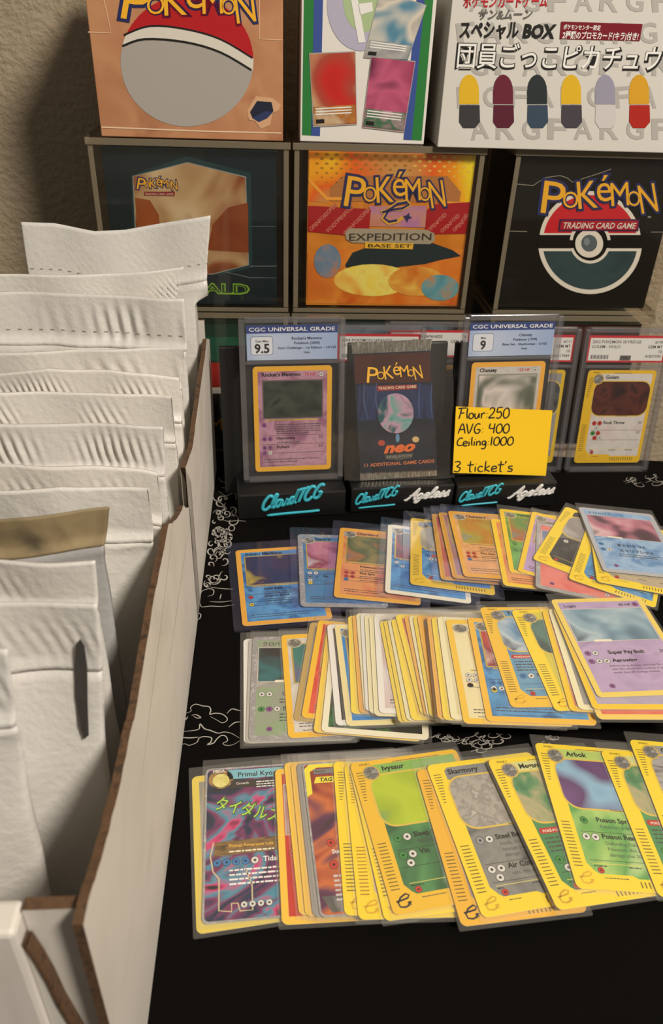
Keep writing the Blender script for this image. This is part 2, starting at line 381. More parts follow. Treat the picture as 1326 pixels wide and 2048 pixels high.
f.text('EXPEDITION', (698, 481), M('3a332c', .4), 7, h=15, p1=(862, 480), bold=.01)
f.poly([(730, 484), (827, 486), (825, 498), (729, 496)], M('e7b53a', .35), 8)
f.text('BASE SET', (736, 494), INK, 9, h=7, p1=(822, 495), bold=.01)
f.build('name_plate', r)

# ---- left case, dark teal box with a shaped picture window
sL = [rowpx(171, 269)[0], rowpx(574, 280)[0]]
acrylic_case(sL[0], -.0745, Z1, Z2, .098, 'clear acrylic case around the dark teal box')
a, b_ = rowpx(199, 281, .0055)[0], rowpx(553, 290, .0055)[0]
r = carton(a, b_, Z1+.0046, .2630, .085, .0055, 'dark teal box with a five-sided picture, in its case', M('0e2129', .3), M('0b181d', .35))
mp = pxmap(r.matrix_world); f = Flat(.0002, .00008, mp)
f.poly([(262, 350), (372, 312), (502, 346), (505, 535), (440, 550), (270, 540)], M('1c3a40', .3), 0)
f.poly([(265, 352), (375, 324), (492, 353), (498, 530), (425, 549), (274, 545)], M('8f938c', .35), 1)
f.poly([(267, 353), (375, 326), (490, 355), (496, 529), (425, 547), (276, 543)], ART('4a2a18', '8a4a26', 'b99a70', 'cdb590', '6a3a20', scale=16, detail=2, dist=1.0), 2)
f.poly([(270, 395), (300, 400), (318, 430), (322, 470), (276, 470)], ART('8a4420', '9a5228', scale=50), 3)
f.poly([(496, 405), (455, 415), (425, 450), (415, 500), (497, 505)], ART('8a4420', '7a3a1c', scale=50), 3)
f.poly([(553, 452), (500, 452), (500, 453), (553, 453)], M('5c6c6c'), 3)
f.poly([(500, 531), (553, 531), (553, 533), (500, 533)], M('5c6c6c'), 3); f.poly([(450, 544), (500, 556), (553, 556), (553, 555), (500, 554), (452, 543)], M('5c6c6c'), 3)
f.logo(276, 378, 354, 380, 23, 4, rimw=.07)
f.poly([(288, 383), (350, 383), (349, 392), (288, 391)], M('8a2030', .4), 4); f.text('TRADING CARD GAME', (290, 390), M('d8c8a8'), 5, h=5, p1=(347, 390.5))
f.build('front_print', r)
f = Flat(.0002, .00008, mp)
GR = M('7fae3c', .35); GD = M('24421f', .4)
f.text('EMERALD', (298, 584), GR, 4, h=21, p1=(500, 588), bold=.045); f.text('EMERALD', (301, 583), GD, 5, h=18, p1=(497, 586), bold=.0)
f.build('lettering', r)

# ---- right case, black box with the ball emblem
acrylic_case(.1035, .2510, Z1, Z2, .098, 'clear acrylic case around the black box')
a = rowpx(1042, 296, .0055)[0]
r = carton(a, a+.134, Z1+.0046, .2645, .085, .0055, 'glossy black box with red and white round emblem, in its case', M('14120f', .22), M('14120f', .3))
mp = pxmap(r.matrix_world); f = Flat(.0002, .00008, mp)
WP = M('e4ded2', .4); TEAL = ART('2c3f44', '364a4e', '26383e', scale=30, rough=.3); RD = M('c8202a', .4)
cx, cy, R = 1180, 484, 102
def arc(R, a0, a1, n=24, kx=1.0): return [(cx+R*kx*math.cos(math.radians(a0+(a1-a0)*i/n)), cy+R*math.sin(math.radians(a0+(a1-a0)*i/n))) for i in range(n+1)]
f.poly(arc(102, 188, 352), WP, 0); f.poly(arc(94, 191, 349), RD, 1)
f.poly(arc(104, 7, 173), WP, 0); f.poly(arc(95, 11, 169), TEAL, 1)
f.poly(ell(cx, cy, 41, 43, 28), WP, 2); f.poly(ell(cx, cy, 35, 37, 28), M('14120f', .22), 3); f.poly([(1075, 480), (1285, 480), (1284, 496), (1074, 496)], M('14120f', .22), 3)
f.poly(ell(1178, 487, 28, 28, 28), WP, 4); f.poly(ell(1178, 486, 16, 17, 22), M('59646a', .35), 5); f.poly(ell(1173, 483, 6, 8, 14), M('7f8a8f', .35), 6)
f.build('emblem', r)
f = Flat(.0002, .00008, mp)
f.poly([(1119, 438), (1279, 438), (1276, 462), (1116, 462)], M('3a1f4a', .4), 5); f.poly([(1122, 441), (1276, 441), (1273, 459), (1119, 459)], M('a8182a', .4), 6)
f.text('TRADING CARD GAME', (1125, 456), WP, 7, h=12, p1=(1270, 457), bold=.012, shear=.15)
f.logo(1088, 426, 1312, 424, 66, 7)
f.text('TM', (1294, 436), WP, 5, h=4)
f.build('lettering', r)
f = Flat(.0002, .00008, mp); EDGE = M('9a9588', .35)
f.line([(1034, 368), (1066, 371), (1090, 355), (1120, 351), (1135, 356), (1144, 364), (1200, 346), (1222, 338)], .0005, EDGE, 1)
f.build('perforated_flap', r)
for q in ([(1018, 462), (1054, 463)], [(1302, 464), (1326, 464)]):
    f = Flat(.0002, .00008, mp); f.line(q, .0005, EDGE, 1); f.build('slit', r)

# ---- bottom row of cases (mostly behind the slabs)
GREENB = M('1d4a3a', .35)
for (s0, s1, lab, blab, cf) in ((sL[0]+.003, -.0745, 'clear acrylic case below the dark teal box', 'green and white box standing at table level beside the mailer carton', 'a'),
                          (-.0705, .0788, 'clear acrylic case below the orange foil box', 'blue grey box at table level behind the foil pack', 'b'),
                          (.1035, .251, 'clear acrylic case below the black box', 'dark brown box at table level behind the slab with the sparkling brown card', 'c')):
    acrylic_case(s0, s1, 0, Z1-.0003, .098, lab)
    r = carton(s0+.0065, s1-.0065, .0046, .127, .085, .0055, blab, {'a': M('1d3a30', .35), 'b': ART('27384c', '55687a', '1c2a3a', scale=40), 'c': M('221a16', .4)}[cf], M('20302c', .4))
    mp = pxmap(r.matrix_world); f = Flat(.0002, .00008)
    if cf == 'a':
        w = (s1-s0)/2-.0065
        f.rect(-w, .086, w, .108, ART('24604a', '1c4438', scale=30), 0); f.rect(-w, .060, w, .084, M('9a2420', .4), 0); f.rect(-w, .054, w, .060, WP, 0); f.rect(-w, .012, w, .054, M('2a2622', .4), 0)
        f.map = mp; f.logo(330, 868, 482, 868, 34, 1); f.map = None
        f.build('front_print', r)
    elif cf == 'b':
        f.rect(-.064, .02, .064, .121, ART('1b2536', '6f8798', '30465a', scale=30), 0); f.build('front_print', r)
    else:
        f.rect(-.064, .02, .064, .121, ART('2c1c18', '4a2420', '1c1412', scale=30), 0); f.build('front_print', r)

# ---- boxes on top of the cases
# kraft box
z0 = Z2+.0003
a, b_ = rowpx(201, 256, .002)[0], rowpx(566, 268, .002)[0]
r = carton(a, b_, z0, z0+.125, .088, .002, 'worn tan box with a torn hole and a red and grey disc', ART('b47a55', 'c08a62', 'a86e4c', scale=25, rough=.5), M('a06a48', .6))
mp = pxmap(r.matrix_world); f = Flat(.0002, .00008, mp)
DISK = [(374+133*math.cos(math.radians(t)), 122+131*math.sin(math.radians(t))) for t in range(0, 360, 8)]
def clip(pts, fn): return [p for p in pts if fn(p)]
f.poly(DISK, M('a9a29a', .35), 0)
L1 = curve([(245, 92), (290, 78), (370, 84), (440, 104), (503, 140)]); L2 = curve([(248, 70), (300, 52), (370, 58), (440, 78), (505, 116)])
def cap(L):
    a0, a1 = [math.degrees(math.atan2((p[1]-122)/131, (p[0]-374)/133)) % 360 for p in (L[0], L[-1])]
    if a1 < a0: a1 += 360
    return [(374+133*math.cos(math.radians(a0+(a1-a0)*i/30)), 122+131*math.sin(math.radians(a0+(a1-a0)*i/30))) for i in range(31)]+L[::-1]
f.poly(cap(L1), M('d9d2c4', .4), 1); f.poly(cap(L2), M('b51c20', .4), 2)
f.line(L1, .0013, INK, 3); f.line(L2, .0011, INK, 3)
f.build('front_print', r)
f = Flat(.0002, .00008, mp); f.logo(250, 38, 508, 45, 74, 2); f.build('lettering', r)
f = Flat(.0002, .00008, mp)
f.poly([(494, 222), (512, 192), (545, 196), (562, 210), (556, 222), (545, 226), (540, 250), (522, 258), (510, 242), (498, 240)], M('d2a37c', .6), 1)
f.poly([(500, 224), (514, 202), (543, 204), (547, 222), (535, 236), (518, 244), (505, 236)], M('1c2036', .5), 2); f.poly([(505, 236), (530, 222), (546, 224), (535, 236), (518, 244)], M('2c3660', .5), 3)
f.build('torn_hole', r)
f = Flat(.0002, .00008, mp); CRE = M('e0b48e', .5)
for q in ([(176, 64), (222, 66), (217, 40), (208, 0)], [(519, 0), (519, 78), (566, 80)]):
    f = Flat(.0002, .00008, mp); f.line(q, .0007, CRE, 1); f.build('perforated_flap', r)
f = Flat(.0002, .00008, mp); f.line([(203, 254), (400, 262), (563, 266)], .0009, M('e8cba8', .5), 1); f.build('worn_edge', r)
# white box with green and blue stripes
a, b_ = rowpx(600, 272, .004)[0], rowpx(848, 281, .004)[0]
r = carton(a, b_, z0, z0+.150, .085, .004, 'white box with green and blue side stripes and three pictured cards', M('e2ddd5', .4), M('d8d4cc', .5))
mp = pxmap(r.matrix_world); f = Flat(.0002, .00008, mp)
f.poly([(610.2, -150), (630.8, -150), (623, 271), (604, 270)], M('2c7a3a', .4), 0); f.poly([(631, -150), (649.3, -150), (640, 272), (622, 271)], M('3c5296', .4), 0)
f.poly([(851, -150), (879, -150), (843, 281), (823, 280)], M('2c7a3a', .4), 0); f.poly([(863, -150), (823, 280), (807, 279), (847, -150)], M('3c5296', .4), 1)
f.poly(ell(722, 10, 68, 92, 32), M('b3aec2', .45), 1); f.poly(ell(728, 2, 42, 62, 28), M('a9bd8e', .45), 2)
f.build('stripes', r)
f = Flat(.0002, .00008, mp); f.poly([(702, 0), (716, 0), (731, 84), (717, 86)], WHITE, 4); f.poly([(716, 8), (744, 4), (746, 22), (720, 30)], WHITE, 4); f.build('letter_emblem', r)
def pictured(q, art, foot, nm):
    f = Flat(.0002, .00008, mp); f.poly(q, M('a8a49c', .4), 5)
    c = (sum(p[0] for p in q)/4, sum(p[1] for p in q)/4); k = lambda p, t: (c[0]+(p[0]-c[0])*t, c[1]+(p[1]-c[1])*t)
    f.poly([k(p, .97) for p in q], art, 6)
    tl, tr, br, bl = [k(p, .95) for p in q]; L = lambda p, q2, t: (p[0]+(q2[0]-p[0])*t, p[1]+(q2[1]-p[1])*t)
    f.poly([L(tl, bl, .74), L(tr, br, .74), br, bl], foot, 7)
    for t in (.77, .81, .85): f.line([L(L(tl, bl, t), L(tr, br, t), .05), L(L(tl, bl, t), L(tr, br, t), .9)], .0008, WHITE, 8)
    f.poly([L(L(tl, bl, .92), L(tr, br, .92), .05), L(L(tl, bl, .92), L(tr, br, .92), .25), L(L(tl, bl, .98), L(tr, br, .98), .25), L(L(tl, bl, .98), L(tr, br, .98), .05)], INK, 8)
    f.build(nm, r)
pictured([(760, -20), (853, 10), (815, 122), (727, 115)], ART('2f5a78', '5b8aa0', 'd8cdbb', '3a4a6a', 'd8a040', scale=28, detail=2), ART('6a6a70', 'b0aca8', '4a5a68', scale=40), 'pictured_card')
pictured([(618, 106), (711, 102), (714, 249), (626, 254)], ART('b8201c', 'c42a22', 'a84838', 'c89a70', '7a9a98', scale=20, detail=1), ART('c88a48', 'a86a30', 'd8c8a8', scale=60), 'pictured_card')
pictured([(742, 112), (831, 122), (808, 265), (724, 255)], ART('7a7a78', '9a3a5a', 'c05a7a', '6a2a44', 'c8a8a8', scale=24, detail=2), ART('c89aa8', '3a6a4a', 'a8808a', scale=60), 'pictured_card')
# large white box
a = rowpx(877, 270, -.006)[0]; b_ = a+.245
r = carton(a, b_, z0, z0+.110, .10, -.006, 'wide white box with grey emblem pattern and Japanese lettering', M('d6d2ca', .4), M('c8c4bc', .5))
mp = pxmap(r.matrix_world); f = Flat(.0002, .00008, mp); PG = M('b3afa8', .45)
rr = random.Random(3)
for j in range(6):
    for i in range(10):
        x = 932+i*52+(26 if j % 2 else 0); y = 6+(j-1)*64
        if y > 270 or y < -50: continue
        f.glyph('RGFA'[(i+j*3) % 4], x, y-4, 34, 40, rr.uniform(-6, 6), PG, 0, .02)
for i, (up, dn) in enumerate((('e0b428', '3c3a3c'), ('6a2436', '5a2030'), ('2c3234', '3a4a5c'), ('e0b428', '48424a'), ('9a96a8', 'cfcbc8'), ('d8a028', 'b0281c'))):
    x = 936+i*68+2; y = 178   # plain two-tone pills where the box shows its row of figures
    f.poly([(x-20, y+30)]+[(x-20*math.cos(t*math.pi/10), y+5-34*math.sin(t*math.pi/10)) for t in range(11)]+[(x+20, y+30)], M(up, .4), 1)
    f.poly([(x-19, y+32), (x+21, y+32), (x+22, y+66), (x+12, y+78), (x-12, y+78), (x-20, y+66)], M(dn, .4), 1)
f.build('front_print', r)
f = Flat(.0002, .00008, mp)
KR = M('b8242c', .4); KG = M('6a6660', .4); WO = M('efece6', .45)
f.text('\u30dd\u30b1\u30e2\u30f3\u30ab\u30fc\u30c9\u30b2\u30fc\u30e0', (926, 14), KR, 2, h=20, p1=(1094, 12), bold=.03)
f.text('\u30b5\u30f3&\u30e0\u30fc\u30f3', (956, 38), KG, 2, h=17, p1=(1064, 37), bold=.035, shear=.2); 
f.text('\u30b9\u30da\u30b7\u30e3\u30eb', (918, 74), INK, 3, h=28, p1=(1036, 74), bold=.035); f.text('BOX', (1044, 75), INK, 3, h=27, p1=(1110, 76), bold=.05, shear=.1)
f.poly([(1122, 43), (1285, 48), (1279, 82), (1119, 78)], M('7a1420', .4), 2)
f.text('\u30dd\u30b1\u30e2\u30f3\u30bb\u30f3\u30bf\u30fc\u9650\u5b9a', (1126, 58), WO, 3, h=8, p1=(1200, 60), bold=.02)
f.text('2\u7a2e\u985e\u306e\u30d7\u30ed\u30e2\u30ab\u30fc\u30c9(\u30ad\u30e9)\u4ed8\u304d!', (1124, 76), WO, 3, h=12, p1=(1275, 79), bold=.02)
t_ = '\u56e3\u54e1\u3054\u3063\u3053\u30d4\u30ab\u30c1\u30e5\u30a6'
f.text(t_, (910, 132), INK, 3, h=40, p1=(1320, 140), bold=.055, res=4); f.text(t_, (913, 131), WO, 4, h=40, p1=(1316, 138), bold=.008, res=4)
f.build('lettering', r)

# ================================================================== white carton of mailers
BX = lambda y: -.0687 - .0826*(y-.152)            # outer face of its right wall on the table
BYAW = math.atan(.0826); BA = Vector((-math.sin(BYAW), math.cos(BYAW), 0)); BL_ = Vector((-BA.y, BA.x, 0))   # along, and to the left
BO = Vector((BX(.118), .118, 0))
CARD_W = ART('cdc6bc', 'd6cfc6', 'c6beb3', scale=14, detail=4, rough=.55, stretch=(1, 1, 4), name='white_cardboard'); KRAFT = ART('463220', '5c4128', '35261a', scale=180, rough=.8, name='brown_corrugation')
bm = frame(BO, BA, Vector((0, 0, 1)))              # local x along the wall, y up, z = out to the right
bx = thing('cardboard_box', 'open white cardboard box with torn brown edges, packed with mailers', 'box', bm)
mp = pxmap(bm)
BLEN, BWID, T = .495, .190, .0032
top = [(176, 1806), (196, 1740), (218, 1660), (242, 1560), (262, 1462), (268, 1440), (282, 1360), (296, 1270), (311, 1180), (326, 1110), (337, 1050), (352, 1041), (367, 1012), (385, 1016), (383, 960), (371, 936), (388, 880), (399, 800), (411, 720), (420, 660), (424, 625), (430, 622)]
tp = [mp(*p) for p in top]
kx_ = (BLEN-.0005-.30)/(max(p[0] for p in tp)-.30); tp = [(x if x < .30 else .30+(x-.30)*kx_, y) for x, y in tp]   # the far end meets the back wall
rg = random.Random(5); tq = []
for i in range(len(tp)-1):
    for k in range(4):
        t = k/4; tq.append((tp[i][0]+(tp[i+1][0]-tp[i][0])*t+rg.uniform(-.0004, .0004), tp[i][1]+(tp[i+1][1]-tp[i][1])*t+rg.uniform(-.0006, .0006)))
tq.append(tp[-1]); tq = [(max(.001, x), y) for x, y in tq]
xs = [p[0] for p in tq]
out = [(0.0, 0.002), (BLEN, .002), (BLEN, tq[-1][1]), (max(xs[-1], BLEN-.002), tq[-1][1])]
def wall_strip(name, prof, z0, z1, parent):
    """cardboard wall with profile prof[(x, height)], liner white, cut edge brown"""
    b = MB(); n = len(prof)
    for z, flip in ((z1, False), (z0, True)):
        vs = [(x, .0, z) for x, _ in prof]+[(x, y, z) for x, y in prof]
        fs = [(i, i+1, n+i+1, n+i) for i in range(n-1)]
        if flip: fs = [f[::-1] for f in fs]
        b.add(vs, fs, CARD_W)
    vs = [(x, y, z1) for x, y in prof]+[(x, y, z0) for x, y in prof]
    b.add(vs, [(i, i+1, n+i+1, n+i) for i in range(n-1)], KRAFT)
    for x, y in (prof[0], prof[-1]): b.add([(x, 0, z0), (x, 0, z1), (x, y, z1), (x, y, z0)], [(0, 1, 2, 3)], KRAFT)
    return b.build(name, parent)
prof = [(x, y) for x, y in tq]
prof = [(0.0, prof[0][1])] + prof
if prof[-1][0] < BLEN: prof.append((BLEN, prof[-1][1]))
hw = prof[0][1]
wall_strip('torn_side_wall', prof, -T, 0, bx)
f = Flat(.0001, .0001, mp)
for q in ([(345, 1046), (338, 1120), (322, 1250), (300, 1420), (283, 1560)], [(385, 1010), (362, 1160), (338, 1330)]): f.line(q, .0006, M('c2b8aa', .6), 0, taper=True)
f.build('crease', bx)
# the other walls in the same local frame
MB().box(0, BLEN, 0, hw, -BWID, -BWID+T, CARD_W, fy1=KRAFT).build('side_wall', bx)
MB().box(BLEN-T, BLEN, 0, hw, -BWID+T+.0002, -T-.0002, CARD_W, fy1=KRAFT).build('back_wall', bx)
MB().box(.012, BLEN-T-.0002, .0003, .003, -BWID+T+.0002, -T-.0002, CARD_W).build('bottom', bx)
MB().box(0, .011, 0, hw-.004, -BWID+T+.0002, -.020, CARD_W).build('front_wall', bx, bevel=.0018)
# torn strip left on the front, between the rolled front wall and the side wall
b = MB(); pts = [(-.0197, hw-.012), (-.018, hw-.022), (-.0165, hw-.035), (-.0155, hw-.05), (-.013, hw-.07), (-.011, hw-.09), (-.009, .0015), (-.0195, .0015)]
b.add([(.002, y, z) for z, y in pts]+[(.0062, y, z) for z, y in pts], [list(range(8)), list(range(15, 7, -1))]+[(i, (i+1) % 8, 8+(i+1) % 8, 8+i) for i in range(8)], CARD_W)
b.build('torn_flap', bx)
b = MB(); n8 = pts[:7]
b.add([(.0012, y, z) for z, y in n8]+[(.0012, y-.001, z+.0012) for z, y in n8]+[(.006, y, z+.0004) for z, y in n8]+[(.006, y-.001, z+.0016) for z, y in n8],
      [(i, i+1, 8+i, 7+i) for i in range(6)]+[(7+i, 8+i, 22+i, 21+i) for i in range(6)]+[(i, i+1, 15+i, 14+i) for i in range(6)], KRAFT); b.build('torn_edge', bx)
b = MB().box(.0065, .0105, 0, hw-.003, -.0195, -T-.0003, CARD_W, fy1=KRAFT).build('corner_tab', bx)

# ---- mailers, filed front to back
POLY = M('d4d0ca', .38, 0, .25, 240, name='white_poly'); SILV = M('a9a8a6', .34, 0, .2, 200, name='silver_poly'); PALE = M('dedad2', .4, 0, .25, 240, name='pale_poly')
def interp(pts, x):
    if x <= pts[0][0]: return pts[0][1]
    for (a, b), (c, d) in zip(pts, pts[1:]):
        if x <= c: return b+(d-b)*(x-a)/(c-a)
    return pts[-1][1]
def mailer(Y, top, right, label, mat=POLY, lean=0.02, width=.152, bulge=.011, flap=.030, seed=0, rip=.0011, ripk=1150, slant=.4, perf=False, crease=True, belly=0.0, flapmat=None, slot=None):
    """top: pixels along the top edge; right: pixels down the right edge"""
    r_ = random.Random(seed); o = Vector((0, Y, 0)); yaw = 0.0
    mw = standing(o, 0.0, math.degrees(math.atan(lean))); mpx = pxmap(mw)
    tp = sorted(mpx(*p) for p in top); rt = sorted([mpx(*p) for p in right], key=lambda p: p[1])
    xr = tp[-1][0]; xl = xr-width; zt = sum(p[1] for p in tp)/len(tp); z0 = .0048
    root = thing('bubble_mailer', label, 'mailer', mw @ Matrix.Translation(((xl+xr)/2, z0, 0)), 'white mailers filed in the carton'); cx = (xl+xr)/2
    ph = [r_.uniform(0, 6.3) for _ in range(8)]
    def surf(u, z, zt_, side):
        v = (z-z0)/(zt_-z0); d = zt_-z
        # body bulge below the flap, thin flap above
        th = .0007 + bulge*(math.sin(math.pi*min(1, max(0, u)))**.45)*max(0, min(1, (d-flap*.85)/.05))**.6*(.35+.65*min(1, v*6))
        x = xl+u*width
        rp = rip*math.exp(-((d-flap*.55)/(flap*.28))**2)*(math.sin(ripk*(x+slant*z)+ph[0]+1.8*math.sin(60*x+ph[1]))*max(0, .35+.65*math.sin(47*x+ph[2])*math.sin(23*x+ph[6])+.35*math.sin(110*x+ph[7])))
        wv = .0016*math.sin(38*x+ph[3]+2*v)+.0010*math.sin(95*x+14*z+ph[4])+.0007*math.sin(170*(x-.7*z)+ph[5])*(1 if d > flap else .5)
        cr = .0022*math.exp(-((d-flap)/.0028)**2) if crease else 0
        return side*th + rp + wv*(1 if side > 0 else .8) + cr + belly*max(0, 1-v)**1.2
    nu = 190; rows = []
    def grid(d0, d1, nv, name, m):
        b = MB(); vs = []; fs = []
        for side in (1, -1):
            for j in range(nv+1):
                for i in range(nu+1):
                    u = i/nu; x = xl+u*width; zt_ = interp(tp, x)
                    da = d0 if d0 > 0 else 0; z = (zt_-d0) + ((z0 if d1 is None else zt_-d1)-(zt_-d0))*j/nv
                    xr_ = xr if not rt else interp([(q[1], q[0]) for q in rt], z)
                    xx = x + (xr_-xr)*u**6
                    if z < .165: xx = min(xx, BX(Y+lean*z)-T-.0035+(u-1)*.004)
                    s_ = side if 0 < i < nu else 0
                    vs.append((xx-cx, z-z0, surf(u, z, zt_, side if 0 < i < nu else side*.15)))
        N = (nv+1)*(nu+1)
        for k in range(2):
            for j in range(nv):
                for i in range(nu):
                    q = [k*N+j*(nu+1)+i, k*N+(j+1)*(nu+1)+i, k*N+(j+1)*(nu+1)+i+1, k*N+j*(nu+1)+i+1]
                    fs.append(q if k == 0 else q[::-1])
        ring = [i for i in range(nu+1)]+[j*(nu+1)+nu for j in range(1, nv+1)]+[nv*(nu+1)+i for i in range(nu-1, -1, -1)]+[j*(nu+1) for j in range(nv-1, 0, -1)]
        for a, c in zip(ring, ring[1:]+ring[:1]): fs.append([a, c, N+c, N+a])
        b.add(vs, fs, m); return b.build(name, root, smooth=True)
    grid(0, flap, 16, 'seal_flap', flapmat or mat); grid(flap+.0002, None, 30, 'pouch', mat)
    if slot:
        b = MB(); vs = [mpx(*p) for p in slot]; vs = [(x-cx, z-z0, surf((x-xl)/width, z, interp(tp, x), 1)+.0012) for x, z in vs]
        b.add(vs, [list(range(len(vs)))], M('3c3836', .6)); b.build('seam_gap_shade', root)  # flat dark patch painted for the shade inside the gap
    if perf:
        b = MB(); n = 20
        for k in range(n):
            u = (k+.35)/n; x = xl+u*width; zt_ = interp(tp, x); z = zt_-flap*.72
            y = surf(u, z, zt_, 1)+.0003
            b.add([(x-cx, z-z0-.0003, y), (x-cx+.0026, z-z0-.0003, surf(u+.017, z, zt_, 1)+.0003), (x-cx+.0026, z-z0+.0003, surf(u+.017, z, zt_, 1)+.0003), (x-cx, z-z0+.0003, y)], [(0, 1, 2, 3)], M('8c8882', .5))
        tag(b.build('perforation', root), kind='stuff')
    return root
mailer(.572, [(107, 446), (190, 462), (250, 460), (330, 446), (421, 431)], [(421, 431), (414, 530), (417, 625)], 'tallest white mailer at the back of the carton, its flap standing up', lean=.09, flap=.046, perf=True, seed=1, width=.140, slant=.8)
mailer(.546, [(0, 549), (120, 549), (243, 547), (320, 541), (368, 535)], [(368, 535), (353, 560)], 'white mailer with slanted ripples just before the tallest one', PALE, lean=.05, seed=2, slant=1.2, rip=.0010)
mailer(.514, [(0, 584), (100, 586), (173, 589), (300, 594), (369, 596)], [(369, 596), (376, 680), (374, 710)], 'white mailer with deep upright ripples and a dotted tear line', POLY, seed=3, rip=.0020, ripk=620, slant=.1, flap=.036, perf=True, lean=.04)
mailer(.482, [(0, 705), (140, 700), (280, 698), (374, 696)], [(374, 696), (362, 758)], 'white mailer with soft shallow dents before the dotted tear line', PALE, seed=4, rip=.0007, ripk=600)
mailer(.452, [(0, 748), (97, 735), (160, 739), (225, 740), (300, 748), (378, 761)], [(378, 761), (376, 835)], 'white mailer whose top edge peaks near its left', PALE, seed=5, ripk=1300)
mailer(.416, [(0, 783), (208, 788), (300, 791), (354, 795)], [(354, 795), (360, 850), (369, 898)], 'white mailer with a straight top and fine even ribs', PALE, seed=6, ripk=1250, rip=.0010)
mailer(.380, [(0, 845), (173, 849), (250, 850), (326, 856)], [(326, 856), (330, 943)], 'white mailer with a round dent near its right end', POLY, seed=7, ripk=1150, rip=.0013, slant=.2)
mailer(.346, [(0, 931), (190, 930), (280, 938), (345, 952)], [(345, 952), (328, 1010)], 'white mailer with a crumpled, slightly folded top edge', PALE, seed=8, ripk=1000)
mailer(.314, [(0, 980), (120, 972), (230, 978), (323, 979)], [(323, 979), (312, 1049), (290, 1237)], 'bright white mailer half covered by the silver one', PALE, seed=9, rip=.0006, ripk=200, bulge=.008)
mailer(.268, [(0, 1043), (110, 1031), (217, 1018)], [(217, 1018), (208, 1119)], 'silver grey mailer with a beige printed top strip', SILV, flapmat=ART('1c2428', '8a7a5c', 'a08e6c', '94835f', scale=24, rough=.4, name='beige_print'), seed=10, rip=.0002, flap=.018, bulge=.009)
mailer(.236, [(0, 1122), (100, 1121), (192, 1119)], [(192, 1119), (204, 1240)], 'white mailer between the silver one and the bulging one', POLY, seed=11, rip=.0003, flap=.022, bulge=.009)
mailer(.207, [(0, 1214), (100, 1210), (194, 1208)], [(194, 1208), (205, 1280), (215, 1450)], 'bulging white mailer with the shade of an open side seam painted dark', POLY, crease=False, slot=[(163, 1272), (172, 1284), (180, 1320), (185, 1380), (189, 1440), (180, 1446), (170, 1420), (160, 1370), (153, 1320), (154, 1285)], seed=12, rip=.0004, flap=.03, bulge=.010, belly=.018)
mailer(.168, [(-120, 1310), (-60, 1300), (15, 1300)], [(15, 1300), (60, 1560), (110, 1780)], 'white mailer right against the front wall of the carton', POLY, seed=13, rip=.0004, flap=.03, bulge=.009, belly=.006)

# ================================================================== card printing (millimetres, card 63 x 88, origin at its lower left)
SLV = CLEAR('clear_sleeve', 'ffffff', .05, 'd8d4cc', .75, .16, 1.42)
TOPL = CLEAR('rigid_sleeve', 'fafbff', .03, 'a8aed0', 1.0, .06, 1.5)
BODYX = Matrix.Scale(.001, 4)
YB = M('ecc42c', .42, name='yellow_border'); YO = M('e8a83a', .42, name='amber_border'); YE = M('f0d02c', .40, name='bright_yellow_border')
SIL = ART('b8b6b4', 'a09e9e', 'c8c6c4', scale=300, rough=.3, metal=.3, name='silver_border'); CREAM = M('e8e0c4', .45); WB = M('e4e0d8', .45)
CST = M('d9d2c0', .6, name='card_edge')
ENER = {'c': ('d8d4cc', '1a1814'), 'w': ('3a78b0', '16304a'), 'f': ('c8382a', '3a0e0a'), 'g': ('3c8a3c', '0e2c12'), 'p': ('8a4a8c', '2a102c'), 'k': ('b07a3c', '3a2410'), 'l': ('e0c030', '4a3c08'), 'd': ('3a3a44', '0a0a0e'), 'm': ('9a9a9c', '26262a')}
def sym(f, x, y, r, e, L):
    a, b = ENER[e]; f.poly(ell(x, y, r, r, 14), M('2a2622', .4), L); f.poly(ell(x, y, r*.88, r*.88, 14), M(a, .35), L+1)
    f.poly([(x+r*(.5 if k % 2 == 0 else .25)*math.cos(k*math.pi/5), y+r*(.5 if k % 2 == 0 else .25)*math.sin(k*math.pi/5)) for k in range(10)], M(b, .35), L+2)
def new_flat(): return Flat(0, .018)
